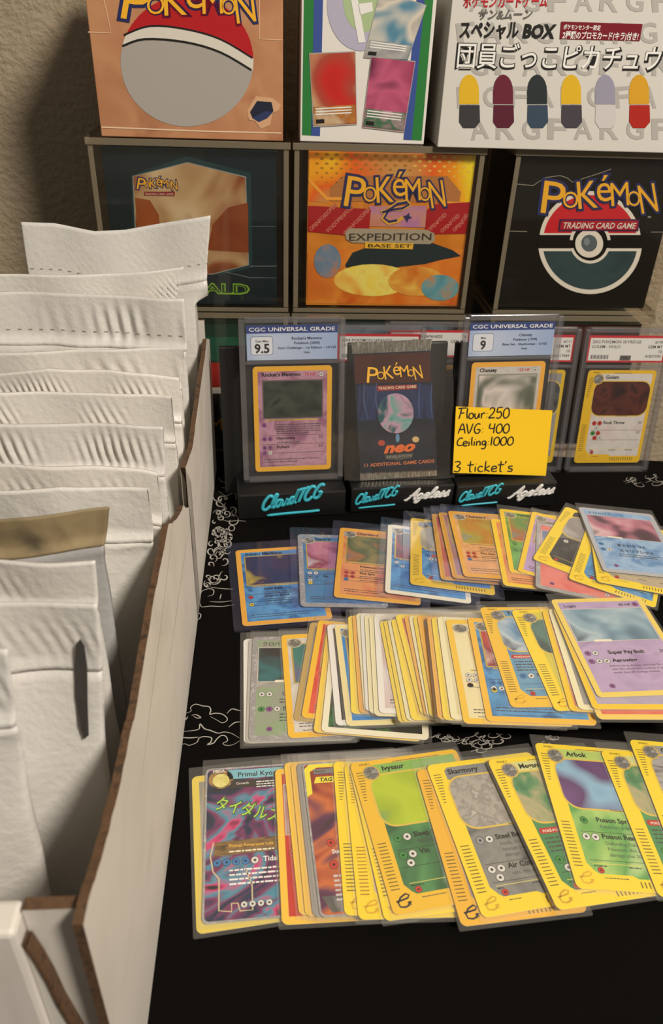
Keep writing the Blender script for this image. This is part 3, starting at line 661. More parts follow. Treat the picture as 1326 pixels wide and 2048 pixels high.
class CardMaker:
    """builds card > picture, text_panel, lettering under a parent; z0 = height of the card stock's top in mm"""
    def __init__(s, parent, cx=0.0, cy=0.0, z=0.0):
        s.parent = parent; s.xf = Matrix.Scale(.001, 4) @ Matrix.Translation((-31.5+cx*1000, -44+cy*1000, z*1000))
    def stock(s, border, r=3.0, w=63, h=88):
        b = MB(); b.prism(rrect(0, 0, w, h, r), -.3, 0, border, CST); s.card = b.build('card', s.parent, xf=s.xf); return s.card
    def put(s, f, name): return f.mb.build(name, s.card, xf=s.xf)
    def classic(s, border=YO, inner=None, art=None, name='', hp='', attacks=(), stage=None, rim=None, ink=INK, seed=0, lines=True, artbox=(7, 44, 56, 78)):
        s.stock(border); f = new_flat()
        f.rect(3.8, 4, 59.2, 84, inner, 1); s.put(f, 'text_panel')
        f = new_flat(); x0, y0, x1, y1 = artbox
        f.rect(x0-1, y0-1, x1+1, y1+1, rim or M('c9a84a', .3, .3), 2); f.rect(x0, y0, x1, y1, art, 3); s.put(f, 'picture')
        f = new_flat()
        if stage:
            f.poly(ell(8.5, 79.5, 5.2, 4.4, 18), M('c8c0a8', .35, .3), 4); f.poly(ell(8.5, 79.5, 4.2, 3.5, 18), ART('8a8478', '5a564e', 'c0b8a8', scale=300), 5)
        if name: f.text(name, (14 if stage else 7, 80), ink, 4, h=3.1, bold=.035)
        if hp: f.text(hp, (50, 80), M('b83028', .4), 4, h=2.6, bold=.015, align='r'); sym(f, 54.5, 81, 2, 'c', 4)
        y = y0-5
        if lines:
            f.rect(10, y0-2.6, 52, y0-1.5, M('c9a84a', .35), 2); f.words(12, y0-2.1, 38, 1, 1, GREYINK, 4, h=.5, seed=seed)
            for k, (en, nm, dmg, nl) in enumerate(attacks):
                for i, e in enumerate(en): sym(f, 8+(i % 2)*4.6, y-1.0-(i//2)*4.4, 1.9, e, 4)
                if nm: f.text(nm, (18, y-1.6), ink, 4, h=2.4, bold=.035)
                if dmg: f.text(dmg, (56, y-1.6), ink, 4, h=2.8, align='r')
                if nl: f.words(18, y-(4.2 if nm else .8), 36, nl, 1.9, GREYINK, 4, h=.85, seed=seed+k)
                y -= max(7.5 if nm else 2.5, (3.5 if nm else 1.5)+1.9*nl+.8)
                f.rect(6, y+1.6, 57, y+1.9, ink, 4)
            f.words(7, 10.5, 46, 2, 2.2, GREYINK, 4, h=.8, seed=seed+9); f.words(9, 5.2, 44, 1, 1, GREYINK, 4, h=.5, seed=seed)
        s.put(f, 'lettering'); return s.card
    def ecard(s, border=YE, inner=None, art=None, name='', stage=True, attacks=(), elogo='d8a820', tick='6a5a1c', seed=0, body_red=False, head=None):
        s.stock(border); f = new_flat(); TK = M(tick, .45)
        for k in range(11): f.rect(2.0, 63+k*1.75, 2.0+(1.6+.32*k if k < 8 else 4.2), 63.5+k*1.75, TK, 1)
        for k in range(14): f.rect(2.0, 12+k*1.9, 6.6, 12.55+k*1.9, TK, 1)
        for k in range(11): f.rect(34+k*2.1, 2.2, 34.7+k*2.1, 5.4, TK, 1)
        s.put(f, 'tick_marks')
        f = new_flat()
        f.poly([(9, 77), (9, 83), (11, 84.8), (60, 84.8), (60, 75), (17, 75)], head or inner, 1)
        f.poly([(12, 10), (14, 8.4), (31, 8.4), (34, 6.8), (60, 6.8), (60, 50), (9, 50), (9, 14)], inner, 1); s.put(f, 'text_panel')
        f = new_flat()
        f.poly(rrect(7.2, 45, 61.0, 78.6, 9, 6), M('d9b84a', .35), 2); f.poly(rrect(8.1, 46, 60.2, 77.6, 8.4, 6), art, 3); s.put(f, 'picture')
        f = new_flat()
        if stage:
            f.poly(ell(10.4, 79.8, 5.0, 5.0, 20), M('c9a848', .35), 4); f.poly(ell(10.4, 79.8, 4.2, 4.2, 20), ART('9a968e', '55524e', 'b8b4ac', scale=350), 5)
            f.text('STAGE 1' if stage is True else stage, (5.0, 85.3), INK, 5, h=1.2, bold=.01)
            f.words(24, 85.4, 34, 1, 1, GREYINK, 4, h=.5, seed=seed)
        if name: f.text(name, (17 if stage else 10.5, 80.2), INK, 4, h=3.3, bold=.03)
        f.words(32, 45.6, 24, 1, 1, GREYINK, 4, h=.5, seed=seed)
        y = 38.0
        if body_red: f.poly(rrect(10, 39.4, 28, 42.8, 1.4, 3), M('b8302a', .4), 4); f.text('POK\u00c9-POWER', (12, 40.2), CREAM, 5, h=1.5, bold=.02); f.words(11, 36.8, 47, 4, 2.4, GREYINK, 4, h=1.0, seed=seed); y = 24
        for k, (en, nm, dmg, txt) in enumerate(attacks):
            n = len(en)
            for i, e in enumerate(en): sym(f, (13.4 if n > 1 else 15)+(i % 2)*5.0-(0 if i < 2 else -2.6), y+.6-(i//2)*4.6, 2.2, e, 4)
            if nm: f.text(nm, (22, y), INK, 4, h=2.9, bold=.03)
            if dmg: f.text(dmg, (58, y), INK, 4, h=2.8, align='r')
            for i, t in enumerate(txt): f.text(t, (23, y-3.6-3.2*i), GREYINK, 4, h=2.0)
            y -= max(9.5, 6.5+3.2*len(txt))
            f.rect(11, y+3.4, 59, y+3.65, M('2c2a22', .45), 4)
        f.rect(12, 13.8, 59.5, 14.1, M('e0d060', .4), 4)
        f.words(12.5, 12.7, 8, 1, 1, INK, 4, h=.6, seed=seed); f.words(31, 12.7, 8, 1, 1, INK, 4, h=.6, seed=seed+1); f.words(47, 12.7, 8, 1, 1, INK, 4, h=.6, seed=seed+2)
        sym(f, 15.5, 10.4, 1.8, 'f', 4); f.words(16, 6.4, 15, 1, 1, GREYINK, 4, h=.5, seed=seed)
        s.put(f, 'lettering')
        f = new_flat(); c = M(elogo, .45)
        f.line([(3, 6.2), (6, 6.6), (9, 7.2), (10, 8.6), (8.4, 9.4), (5.6, 8.0), (3.8, 5.6), (4.2, 3.6), (6.6, 3.0), (9, 3.8)], .9, c, 1); f.poly([(8.2, 5.2), (9.2, 5.6), (10.6, 5.2), (9.8, 4.4), (10, 3.2), (9, 4), (7.8, 3.6), (8.4, 4.4)], c, 1)
        s.put(f, 'corner_emblem'); return s.card
    def exera(s, border=YB, inner=None, art=None, name='', hp='', attacks=(), seed=0, jp=False, foot=True, artbox=(4.5, 47, 58.5, 77)):
        """later layout: picture band on top, full-colour lower half"""
        s.stock(border); f = new_flat(); f.rect(3.5, 3.8, 59.5, 84.4, inner, 1); s.put(f, 'text_panel')
        f = new_flat(); x0, y0, x1, y1 = artbox; f.rect(x0-.6, y0-.6, x1+.6, y1+.6, M('cfcac2', .3, .3), 2); f.rect(x0, y0, x1, y1, art, 3)
        s.put(f, 'picture'); f = new_flat()
        if name: f.text(name, (7, 79.4), INK, 4, h=2.9, bold=.012)
        if hp: f.text(hp, (53, 79.6), INK, 4, h=2.4, align='r', bold=.015); sym(f, 56.2, 80.8, 2.1, 'p', 4)
        f.poly(rrect(15, 46, 27, 48, .9, 2), CREAM, 5)
        y = 35
        for k, (en, nm, dmg, nl) in enumerate(attacks):
            for i, e in enumerate(en): sym(f, 7+i*4.8, y+1, 2.1, e, 4)
            if nm: f.text(nm, (20, y), INK, 4, h=2.9, bold=.035)
            if dmg: f.text(dmg, (57, y), INK, 4, h=2.8, align='r')
            if isinstance(nl, int): f.words(18, y-3.2, 38, nl, 2.4, GREYINK, 4, h=1.0, seed=seed+k); q = nl
            else:
                for i, t in enumerate(nl): f.text(t, (17, y-4-2.8*i), GREYINK, 4, h=1.7)
                q = len(nl)
            y -= 7+2.5*q
        sym(f, 12, 8.5, 1.8, 'p', 4); sym(f, 52, 8.5, 1.8, 'c', 4)
        s.put(f, 'lettering'); return s.card

# ================================================================== graded slabs on their stands
BLK = M('0b0a0a', .5, 0, .15, 900, name='black_plastic'); SLAB = CLEAR('slab_plastic', 'fdfdfd', .02, 'b8b4b4', 1.0, .05, 1.5); RIM = CLEAR('slab_rim', 'ecebec', .12, 'b4b0b2', 1.0, .1, 1.5)
def slab(mw, label, group, w=.082, h=.1345, t=.0066):
    root = thing('graded_card', label, 'card slab', mw, group)
    e = .0046
    b = MB(); b.prism([(x, y) for x, y in rrect(-w/2, 0, w/2, h, .003)], -.0008, -.0002, SLAB); b.build('front_window', root)
    b = MB(); b.prism([(x, y) for x, y in rrect(-w/2, 0, w/2, h, .003)], -t, -t+.0008, SLAB); b.build('back_window', root)
    for (x0, x1, y0, y1) in ((-w/2+.0002, -w/2+e, .002, h-.002), (w/2-e, w/2-.0002, .002, h-.002), (-w/2+e, w/2-e, .0002, e), (-w/2+e, w/2-e, h-e, h-.0002), (-w/2+e, w/2-e, .0985, .1012)):
        MB().box(x0, x1, y0, y1, -t+.0009, -.0009, RIM).build('rim', root, bevel=.0008)
    return root
STY = 9.1; SH = .0240
def stand_frame(px, py): return standing(on_z(px, py, .0002), STY)
def script(mb, segs, x, y, h, r, mat, z=.0):
    """hand-lettering: strokes in units of the letter height, swept as small tubes standing proud of the face"""
    for pts in segs:
        P = []
        for i in range(len(pts)-1):            # smooth the polyline
            p0 = pts[max(0, i-1)]; p1 = pts[i]; p2 = pts[i+1]; p3 = pts[min(len(pts)-1, i+2)]
            for k in range(4):
                t = k/4; q = [.5*(2*p1[j]+(p2[j]-p0[j])*t+(2*p0[j]-5*p1[j]+4*p2[j]-p3[j])*t*t+(3*p1[j]-p0[j]-3*p2[j]+p3[j])*t**3) for j in (0, 1)]
                P.append((x+q[0]*h, y+q[1]*h))
        P.append((x+pts[-1][0]*h, y+pts[-1][1]*h)); n = len(P); vs = []; fs = []; K = 6
        for i, p in enumerate(P):
            a = P[max(0, i-1)]; c = P[min(n-1, i+1)]; d = Vector((c[0]-a[0], c[1]-a[1])); d = d.normalized() if d.length > 1e-9 else Vector((1, 0)); nx, ny = -d.y, d.x
            rr = r*(.75 if i in (0, n-1) else 1)
            for k in range(K):
                an = 2*math.pi*k/K; vs.append((p[0]+nx*rr*math.cos(an), p[1]+ny*rr*math.cos(an), z+rr*.7*math.sin(an)))
        for i in range(n-1):
            for k in range(K): fs.append((i*K+k, i*K+(k+1) % K, (i+1)*K+(k+1) % K, (i+1)*K+k))
        fs += [list(range(K))[::-1], [(n-1)*K+k for k in range(K)]]
        mb.add(vs, fs, mat)
G = {  # stroke letters, x advance last
 'C': ([[(.62, .82), (.5, .98), (.3, .95), (.1, .6), (.08, .25), (.2, .02), (.42, .02), (.62, .22)]], .62),
 'l': ([[(.0, .1), (.2, .55), (.3, .95), (.2, .98), (.1, .6), (.1, .15), (.22, .02), (.34, .15)]], .3),
 'o': ([[(.34, .5), (.16, .5), (.05, .25), (.14, .02), (.32, .08), (.4, .32), (.34, .5), (.46, .42)]], .42),
 'u': ([[(.04, .5), (.04, .15), (.16, .02), (.34, .2), (.4, .5), (.36, .12), (.46, .02), (.54, .12)]], .5),
 'd': ([[(.36, .46), (.16, .5), (.05, .22), (.14, .02), (.32, .12), (.46, .6), (.54, 1.0), (.42, .3), (.46, .03), (.56, .1)]], .54),
 'T': ([[(.0, .82), (.1, .96), (.5, .95), (.72, 1.02)], [(.38, .94), (.28, .5), (.2, .0)]], .5),
 'G': ([[(.62, .84), (.5, .98), (.3, .94), (.1, .58), (.08, .22), (.22, .02), (.45, .08), (.56, .42), (.34, .42)], [(.56, .42), (.5, .05)]], .66),
 'A': ([[(-.1, .1), (.0, .0), (.2, .3), (.5, .98), (.55, .98), (.52, .4), (.56, .02), (.66, .1)], [(.12, .36), (.4, .44), (.66, .4)]], .66),
 'g': ([[(.36, .48), (.16, .5), (.05, .24), (.14, .04), (.32, .12), (.4, .48), (.34, -.1), (.2, -.34), (.06, -.28), (.2, -.05), (.5, .12)]], .46),
 'e': ([[(.02, .16), (.3, .26), (.36, .42), (.22, .52), (.08, .3), (.12, .06), (.28, .02), (.42, .14)]], .4),
 's': ([[(.0, .12), (.2, .38), (.26, .54), (.3, .3), (.28, .06), (.14, .0), (.04, .06)], [(.28, .05), (.42, .14)]], .36),
}
def write(word, x, y, h, r, mat, width, slope, shear, name, parent, z):
    b = MB(); adv = sum(G[c][1] for c in word); k = width/(adv*h); cx = 0.0
    for c in word:
        st, a = G[c]
        segs = [[((cx+px+shear*py)*k, py+slope*(cx+px)*k) for px, py in s_] for s_ in st]
        script(b, segs, x, y, h, r, mat, z); cx += a
    return b.build(name, parent, smooth=True)
TEALP = M('3fb2c4', .3, name='teal_plastic'); WHP = M('dedcd8', .35, name='white_plastic')
def display_stand(BLpx, label, words, width=.0888, plate=(.001, .0855)):
    mw = stand_frame(*BLpx); root = thing('display_stand', label, 'stand', mw, 'black slab stands')
    MB().box(0, width, 0, SH, -.034, 0, BLK).build('base', root, bevel=.0012)
    # leaning back plate
    l = math.tan(math.radians(10)); x0, x1 = plate; b = MB(); vs = []
    for y in (.004, .128):
        for z in (-.0345-l*y, -.0385-l*y):
            for x in (x0, x1): vs.append((x, y, z))
    b.add(vs, [(0, 1, 5, 4), (2, 6, 7, 3), (0, 4, 6, 2), (1, 3, 7, 5), (4, 5, 7, 6), (0, 2, 3, 1)], BLK); b.build('back_rest', root, bevel=.001)
    for kind, x, y, h, w in words:
        if kind == 'cloud':
            write('CloudTCG', x, y, h, h*.115, TEALP, w, .22, .25, 'raised_lettering', root, .0006)
            b = MB(); script(b, [[(0.0, 0.0), (.35*w/h, .10), (.7*w/h, .16), (.88*w/h, .22)]], x+.10*w, y-.38*h, h, h*.10, TEALP, .0006); b.build('underline', root, smooth=True)
        else: write('Ageless', x, y, h, h*.12, WHP, w, .08, .35, 'raised_lettering', root, .0006)
    return mw, root
m1, s1 = display_stand((478, 1040), 'black stand with large teal lettering and no white lettering', [('cloud', .018, .0085, .0130, .050)], plate=(-.010, .0855))
m2, s2 = display_stand((700, 1026), 'black stand with teal and white lettering under the foil pack', [('cloud', .003, .0085, .0095, .036), ('age', .047, .0105, .0100, .036)])
m3, s3 = display_stand((908, 1021), 'black stand with teal and white lettering below the yellow note', [('cloud', .002, .0085, .0095, .036), ('age', .047, .0105, .0100, .038)])
LEAN = 10.0
def on_stand(m_, x, z=-.016, y=SH+.0013): return standing(m_ @ Vector((x, y, z)), STY, LEAN)
CG = ART('8fa6cc', 'a9b8d4', 'c6cede', scale=18, detail=1, rough=.35, name='blue_label'); CGB = M('2c3f7c', .35)
def cgc(mw, label, grade, gm, t1, t2, t3, t4):
    r = slab(mw, label, 'slabs with a blue label', .0832, .1352)
    f = Flat(-.0036, .00006); x0, x1, y0, y1 = -.0355, .0355, .0985+.0030, .1285
    f.rect(x0, y0, x1, y1, CG, 0); f.rect(x0, y1-.0062, x1, y1, CGB, 1)
    f.text('CGC UNIVERSAL GRADE', (x0+.002, y1-.0046), WHITE, 2, h=.0030, w=x1-x0-.004, bold=.015)
    f.poly(rrect(x0+.003, y0+.004, x0+.0205, y1-.0085, .002, 3), M('5a6a94'), 1); f.poly(rrect(x0+.0034, y0+.0044, x0+.0201, y1-.0089, .0018, 3), M('d8dae0'), 2)
    f.text(gm, (x0+.0118, y1-.0130), INK, 3, h=.0018, align='c', bold=.02); f.text(grade, (x0+.0118, y0+.0058), INK, 3, h=.0072, align='c', bold=.03)
    for k, (t, h) in enumerate(((t1, .0022), (t2, .0020), (t3, .0018), (t4, .0017))): f.text(t, (x0+.047, y1-.0112-.0036*k), M('1c2440'), 3, h=h, align='c', w=min(.046, len(t)*h*.72), bold=.012)
    f.build('label', r)
    return r
xs1 = (m1.inverted() @ on_z(588, 966, SH)).x
r = cgc(on_stand(m1, xs1), 'blue-label slab graded 9.5 holding a purple card', '9.5', 'Gem Mint', "Rocket's Mewtwo", 'Pok\u00e9mon (2000)', 'Gym Challenge - 1st Edition - 14/132', 'Holo')
PURP = ART('a06a84', 'b98c9e', '8e5a76', 'c8a2b0', scale=40, rough=.4)
CardMaker(r, 0.0, .0525, -.0036).classic(M('e2a92c', .4), PURP, ART('1c1f1a', '2c322a', '3c4438', '14140f', scale=60), "Rocket's Mewtwo", '70 HP', [(['p'], '', '', 5), (['p', 'p'], 'Hypnoblast', '20', 1), (['p', 'p', 'p', 'c'], 'Psyburn', '60', 0)], rim=M('6a5a5c', .4), seed=3, artbox=(8, 46, 55, 76))
r = cgc(on_stand(m3, .0415), 'blue-label slab graded 9 behind the yellow note', '9', 'Mint', 'Chansey', 'Pok\u00e9mon (1999)', 'Base Set - Shadowless - 3/102', 'Holo')
CardMaker(r, 0.0, .0525, -.0036).classic(YO, ART('b8b0a8', 'c8c2ba', 'a8a09a', scale=40), ART('4a5044', '6a6e5e', 'd8ccc4', '7a7e6c', scale=30, detail=2), 'Chansey', '120 HP', [(['c'], '', '', 2)], rim=M('8a8a78', .4), seed=4, artbox=(7, 44, 56, 77))
# yellow note stuck on that slab
nm = on_stand(m3, .0415, z=-.0110); q = pxmap(nm)
tl, tr, br, bl = q(912, 813), q(1105, 821), q(1091, 951), q(905, 945)
note = thing('sticky_note', 'yellow handwritten note stuck over the slab graded 9', 'note', nm)
NY = M('f2c414', .6, name='yellow_paper'); b = MB(); nu = 10; vs = []; fs = []
for zz in (.0, -.0002):
    for j in range(nu+1):
        for i in range(nu+1):
            u, v = i/nu, j/nu
            p = [(tl[k]*(1-u)+tr[k]*u)*(1-v)+(bl[k]*(1-u)+br[k]*u)*v for k in (0, 1)]
            vs.append((p[0], p[1], zz+.0008*v*v))
N = (nu+1)**2
for j in range(nu):
    for i in range(nu):
        a = j*(nu+1)+i; fs += [(a, a+nu+1, a+nu+2, a+1), (N+a, N+a+1, N+a+nu+2, N+a+nu+1)]
b.add(vs, fs, NY); b.build('paper', note)
HW = {
 'F': ([[(.1, 0), (.2, .5), (.25, .95)], [(.0, .95), (.3, .98), (.65, 1.0)], [(.16, .52), (.5, .55)]], .62), 'l': ([[(.1, 1), (.08, .4), (.14, .02)]], .2),
 'o': ([[(.3, .5), (.1, .45), (.05, .15), (.2, .0), (.38, .15), (.36, .42), (.26, .5)]], .45), 'u': ([[(.05, .5), (.08, .1), (.25, .05), (.38, .5)], [(.38, .5), (.4, .05)]], .48),
 'r': ([[(.08, .5), (.1, .0)], [(.1, .3), (.2, .5), (.38, .48)]], .4), ':': ([[(.1, .15), (.12, .1)], [(.12, .48), (.14, .43)]], .25),
 '2': ([[(.05, .8), (.2, .98), (.42, .85), (.35, .5), (.02, .05), (.25, .06), (.5, .05)]], .55), '5': ([[(.5, .98), (.15, .95), (.1, .55), (.35, .6), (.45, .3), (.3, .02), (.05, .05)]], .55),
 '0': ([[(.3, .95), (.08, .7), (.06, .2), (.25, .0), (.48, .25), (.46, .75), (.28, .96)]], .56), 'A': ([[(.0, .0), (.3, 1.0), (.55, .0)], [(.1, .4), (.5, .42)]], .62),
 'V': ([[(.0, 1), (.22, .0), (.5, 1.0)]], .58), 'G': ([[(.5, .9), (.25, .95), (.05, .5), (.15, .05), (.4, .05), (.5, .35), (.25, .4)]], .58), ' ': ([], .35),
 '4': ([[(.1, 1.0), (.05, .5), (.5, .52)], [(.45, 1.0), (.4, .0)]], .56), 'C': ([[(.5, .8), (.3, .9), (.08, .5), (.15, .08), (.5, .1)]], .5),
 'e': ([[(.05, .25), (.35, .3), (.3, .5), (.1, .45), (.06, .1), (.25, .0), (.4, .08)]], .42), 'i': ([[(.1, .5), (.1, .0)], [(.14, .75), (.16, .7)]], .22),
 'n': ([[(.06, .5), (.08, .0)], [(.08, .35), (.22, .5), (.34, .4), (.36, .0)]], .45), 'g': ([[(.36, .48), (.12, .5), (.06, .2), (.25, .1), (.36, .45), (.34, -.2), (.15, -.35), (.02, -.25)]], .45),
 '1': ([[(.12, 1.0), (.1, .0)]], .26), '3': ([[(.05, .9), (.3, .98), (.4, .75), (.2, .52), (.42, .35), (.3, .02), (.02, .08)]], .5),
 't': ([[(.2, 1.0), (.18, .1), (.3, .0)], [(.0, .62), (.42, .66)]], .42), 'c': ([[(.36, .45), (.15, .5), (.05, .2), (.2, .0), (.38, .08)]], .42),
 'k': ([[(.1, 1.0), (.08, .0)], [(.38, .55), (.1, .28), (.4, .0)]], .45), "'": ([[(.1, 1.0), (.06, .75)]], .2), 's': ([[(.35, .5), (.12, .48), (.12, .3), (.32, .22), (.28, .02), (.02, .03)]], .42)}
for word, p0, p1, hpx in (('Flour:250', (915, 838), (1019, 836), 22), ('AVG: 400', (916, 867), (1019, 866), 20), ('Ceiling:1000', (912, 892), (1027, 890), 18), ("3 ticket's", (906, 943), (1026, 942), 21)):
    a, c = q(*p0), q(*p1); wd_ = math.hypot(c[0]-a[0], c[1]-a[1]); sl = (c[1]-a[1])/(c[0]-a[0]); h = abs(q(p0[0], p0[1]-hpx)[1]-a[1])
    adv = sum(HW[ch][1] for ch in word); k = wd_/(adv*h); b = MB(); cx = 0.0
    for ch in word:
        st, ad = HW[ch]
        script(b, [[((cx+x)*k, y+sl*(cx+x)*k) for x, y in s_] for s_ in st], a[0], a[1], h, .00058, M('14100e', .6), .0004); cx += ad
    for i_ in range(len(b.v)):                      # lie on the slightly curled paper
        x, y, z = b.v[i_]; v = (tl[1]-y)/(tl[1]-bl[1]); b.v[i_] = (x, y, .0001+.0008*v*v+max(0, z-.0004)*.3)
    b.build('handwriting', note)

# foil pack in a clear sleeve on the second stand
pm = on_stand(m2, .043, z=-.012); q = pxmap(pm)
pk = thing('foil_pack', 'dark foil booster pack in a clear sleeve on the middle stand', 'booster pack', pm)
def Q(*pts): return [q(*p) for p in pts]
body = Q((705, 707), (861, 700), (873, 938), (720, 944))[::-1]
PKM = ART('10141c', '1a2232', '0c0f16', scale=40, rough=.3); PKT = ART('3c1c16', '4a241c', '2c1612', scale=20, rough=.28)
b = MB(); b.prism(body, -.0030, .0022, PKM); b.build('pack_body', pk, bevel=.0016)
SILF = ART('c8c0b0', '8a8478', 'e4dccc', scale=120, rough=.22, metal=.7, stretch=(6, 1, 1), name='silver_foil')
for nm_, pts in (('top_crimp', Q((702, 686), (864, 678), (861, 701), (705, 708))), ('bottom_crimp', Q((720, 944), (873, 938), (874, 951), (720, 961)))):
    b = MB(); (ax, ay), (bx_, by), (cx_, cy_), (dx, dy) = pts; n = 44; vs = []; fs = []
    for side in (.0004, -.0004):
        for j in (0, 1):
            for i in range(n+1):
                u = i/n; x = (ax+(bx_-ax)*u)*(1-j)+(dx+(cx_-dx)*u)*j; y = (ay+(by-ay)*u)*(1-j)+(dy+(cy_-dy)*u)*j
                vs.append((x, y, side+(.00007 if i % 2 else -.00007)))
    K = 2*(n+1)
    for i in range(n): fs += [(i, n+1+i, n+2+i, i+1), (K+i, K+i+1, K+n+2+i, K+n+1+i)]
    b.add(vs, fs, SILF); b.build(nm_, pk)
f = Flat(.0023, .00006, q)
f.poly([(707, 709), (859, 703), (861, 762), (709, 766)], PKT, 0)
for x0, x1 in ((728, 732), (752, 756), (838, 835), (862, 860)): f.line([(x0, 765), (x0-2, 800), (x1+3, 836)], .0014, M('3a4c74', .35), 1, taper=True)
f.poly([(715, 770), (858, 768), (866, 835), (715, 840)], ART('1a2440', '243258', '121828', scale=30, stretch=(4, 1, 1)), 0)
f.poly(ell(790, 825, 36, 40, 24), ART('3f7a78', '6a9a94', 'b890a4', '2a5a5c', '243258', scale=45), 1)
f.poly(ell(762, 884, 7, 6, 12), M('a8402c', .4), 2); f.poly(ell(830, 877, 7, 6, 12), M('c8a870', .4), 2); f.poly(ell(794, 874, 4, 9, 12), M('5a84a8', .4), 2)
f.build('front_print', pk)
f = Flat(.0023, .00006, q)
f.logo(736, 764, 843, 756, 32, 3, rim=M('241a1c', .4), rimw=.05)
f.poly([(752, 770), (832, 767), (833, 776), (753, 781)], M('8a2420', .4), 3); f.text('TRADING CARD GAME', (755, 778), M('e0cdb0'), 4, h=6, p1=(831, 774), bold=.01)
f.text('neo', (766, 904), M('d8672c', .35), 4, h=21, p1=(829, 899), bold=.05, shear=.3)
f.poly([(768, 908), (826, 904), (822, 914), (795, 919), (770, 916)], M('4a4640', .4), 3); f.text('REVELATION', (772, 915), M('9a9488'), 4, h=5, p1=(822, 911))
f.text('11 ADDITIONAL GAME CARDS', (728, 932), M('d0784a', .4), 4, h=7, p1=(867, 923), bold=.012)
f.build('lettering', pk)
PSL = CLEAR('soft_sleeve', 'ffffff', .05, 'cfcac2', 1.0, .10, 1.5)
sl = Q((682, 678), (905, 674), (908, 954), (688, 959))
b = MB(); nx, ny = 24, 30; vs = []; fs = []; r_ = random.Random(4); ph = [r_.uniform(0, 6) for _ in range(6)]
for j in range(ny+1):
    for i in range(nx+1):
        u, v = i/nx, j/ny
        x = (sl[0][0]*(1-u)+sl[1][0]*u)*(1-v)+(sl[3][0]*(1-u)+sl[2][0]*u)*v; y = (sl[0][1]*(1-u)+sl[1][1]*u)*(1-v)+(sl[3][1]*(1-u)+sl[2][1]*u)*v
        e = max(0, abs(u-.47)-.36)/.14
        vs.append((x, y, .0034+.0009*math.sin(9*u+5*v+ph[0])*math.sin(7*v+ph[1])*min(1, e*2+.15)-.0022*min(1, e)))
for j in range(ny):
    for i in range(nx): a = j*(nx+1)+i; fs.append((a, a+nx+1, a+nx+2, a+1))
b.add(vs, fs, PSL); b.build('clear_sleeve', pk, smooth=True)

# red-label slabs on the table, leaning on the cases
PB = on_z(1218, 945, .0005); PYAW = 5.5
PM = standing(PB, PYAW, 9.3); q0 = pxmap(PM); PRED = M('c0222a', .4); PWH = M('dcd8d2', .45)
def psa(xc, back, label, lines, right, card):
    mw = PM @ Matrix.Translation((xc, 0, 0)); mw = Matrix.Translation(Vector((math.sin(math.radians(PYAW)), -math.cos(math.radians(PYAW)), 0))*-back) @ mw
    r = slab(mw, label, 'slabs with a red and white label', .0805, .1345)
    f = Flat(-.0036, .00006); x0, x1, y0, y1 = -.0355, .0355, .1035, .1272
    f.rect(x0, y0, x1, y1, PRED, 0); f.rect(x0+.0016, y0+.0016, x1-.0016, y1-.0022, PWH, 1)
    for k, t in enumerate(lines): f.text(t, (x0+.0035, y1-.0068-.0042*k), M('2a2624'), 2, h=.0027, bold=.006)
    for k, t in enumerate(right): f.text(t, (x1-.003, y1-.0068-.0042*k), M('2a2624'), 2, h=.0027, align='r', bold=.006)
    for k in range(16): f.rect(x0+.004+k*.001, y0+.003, x0+.0044+k*.001+.0003*(k % 3 == 0), y0+.0065, M('2a2624'), 2)
    f.rect(-.005, y0+.0018, .005, y0+.0062, M('5a5650'), 2); f.text('PSA', (0, y0+.003), M('2a2624'), 3, h=.002, align='c', bold=.02)
    f.build('label', r)
    cm = CardMaker(r, 0, .0525, -.0036); card(cm); return r
cx_ = lambda px: q0(px, 672)[0]
psa(cx_(1262), 0, 'red-label slab holding a yellow card with a sparkling brown picture', ['2003 POKEMON SKYRIDGE', 'GOLEM - HOLO'], ['#149', 'GEM MT', '10', '41837590'],
    lambda c: c.ecard(M('e0b21c', .4), ART('c4bcb8', 'd4ccc4', 'c8b0b0', scale=50), ART('2a1410', '4a1c14', '5c2a1c', '1a100e', scale=70, detail=6), 'Golem', True, [(['f', 'f', 'c'], 'Rock Throw', '30', ()), (['g', 'f', 'f', 'c'], '', '50', ())], seed=21))
psa(cx_(1262)-.0835, .0005, 'red-label slab half hidden behind the slab graded 9', [], ['#111', 'GEM MT', '10', '42617049'],
    lambda c: c.ecard(M('d8b020', .4), ART('8a8884', '9a9690', scale=50), ART('3a3a3c', '5a5a58', '2a2a2c', scale=60), '', False, [], seed=22))
psa(cx_(866), .0100, 'red-label slab partly behind two other red-label slabs', ['2004 POKEMON JAPANESE', 'HOLO'], ['#', 'GEM MT', '10', '22'],
    lambda c: c.classic(YO, ART('8a5a4a', 'a0705a', scale=40), ART('3a3a40', '5a4a48', scale=40), seed=23))
psa(cx_(760), .0, 'red-label slab behind the foil pack', ['2004 POKEMON JAPANESE', 'LATIAS - HOLO'], ['#55'],
    lambda c: c.classic(SIL, ART('9a5a5a', 'b07a70', scale=40), ART('4a3a48', '7a4a50', scale=40), seed=24))

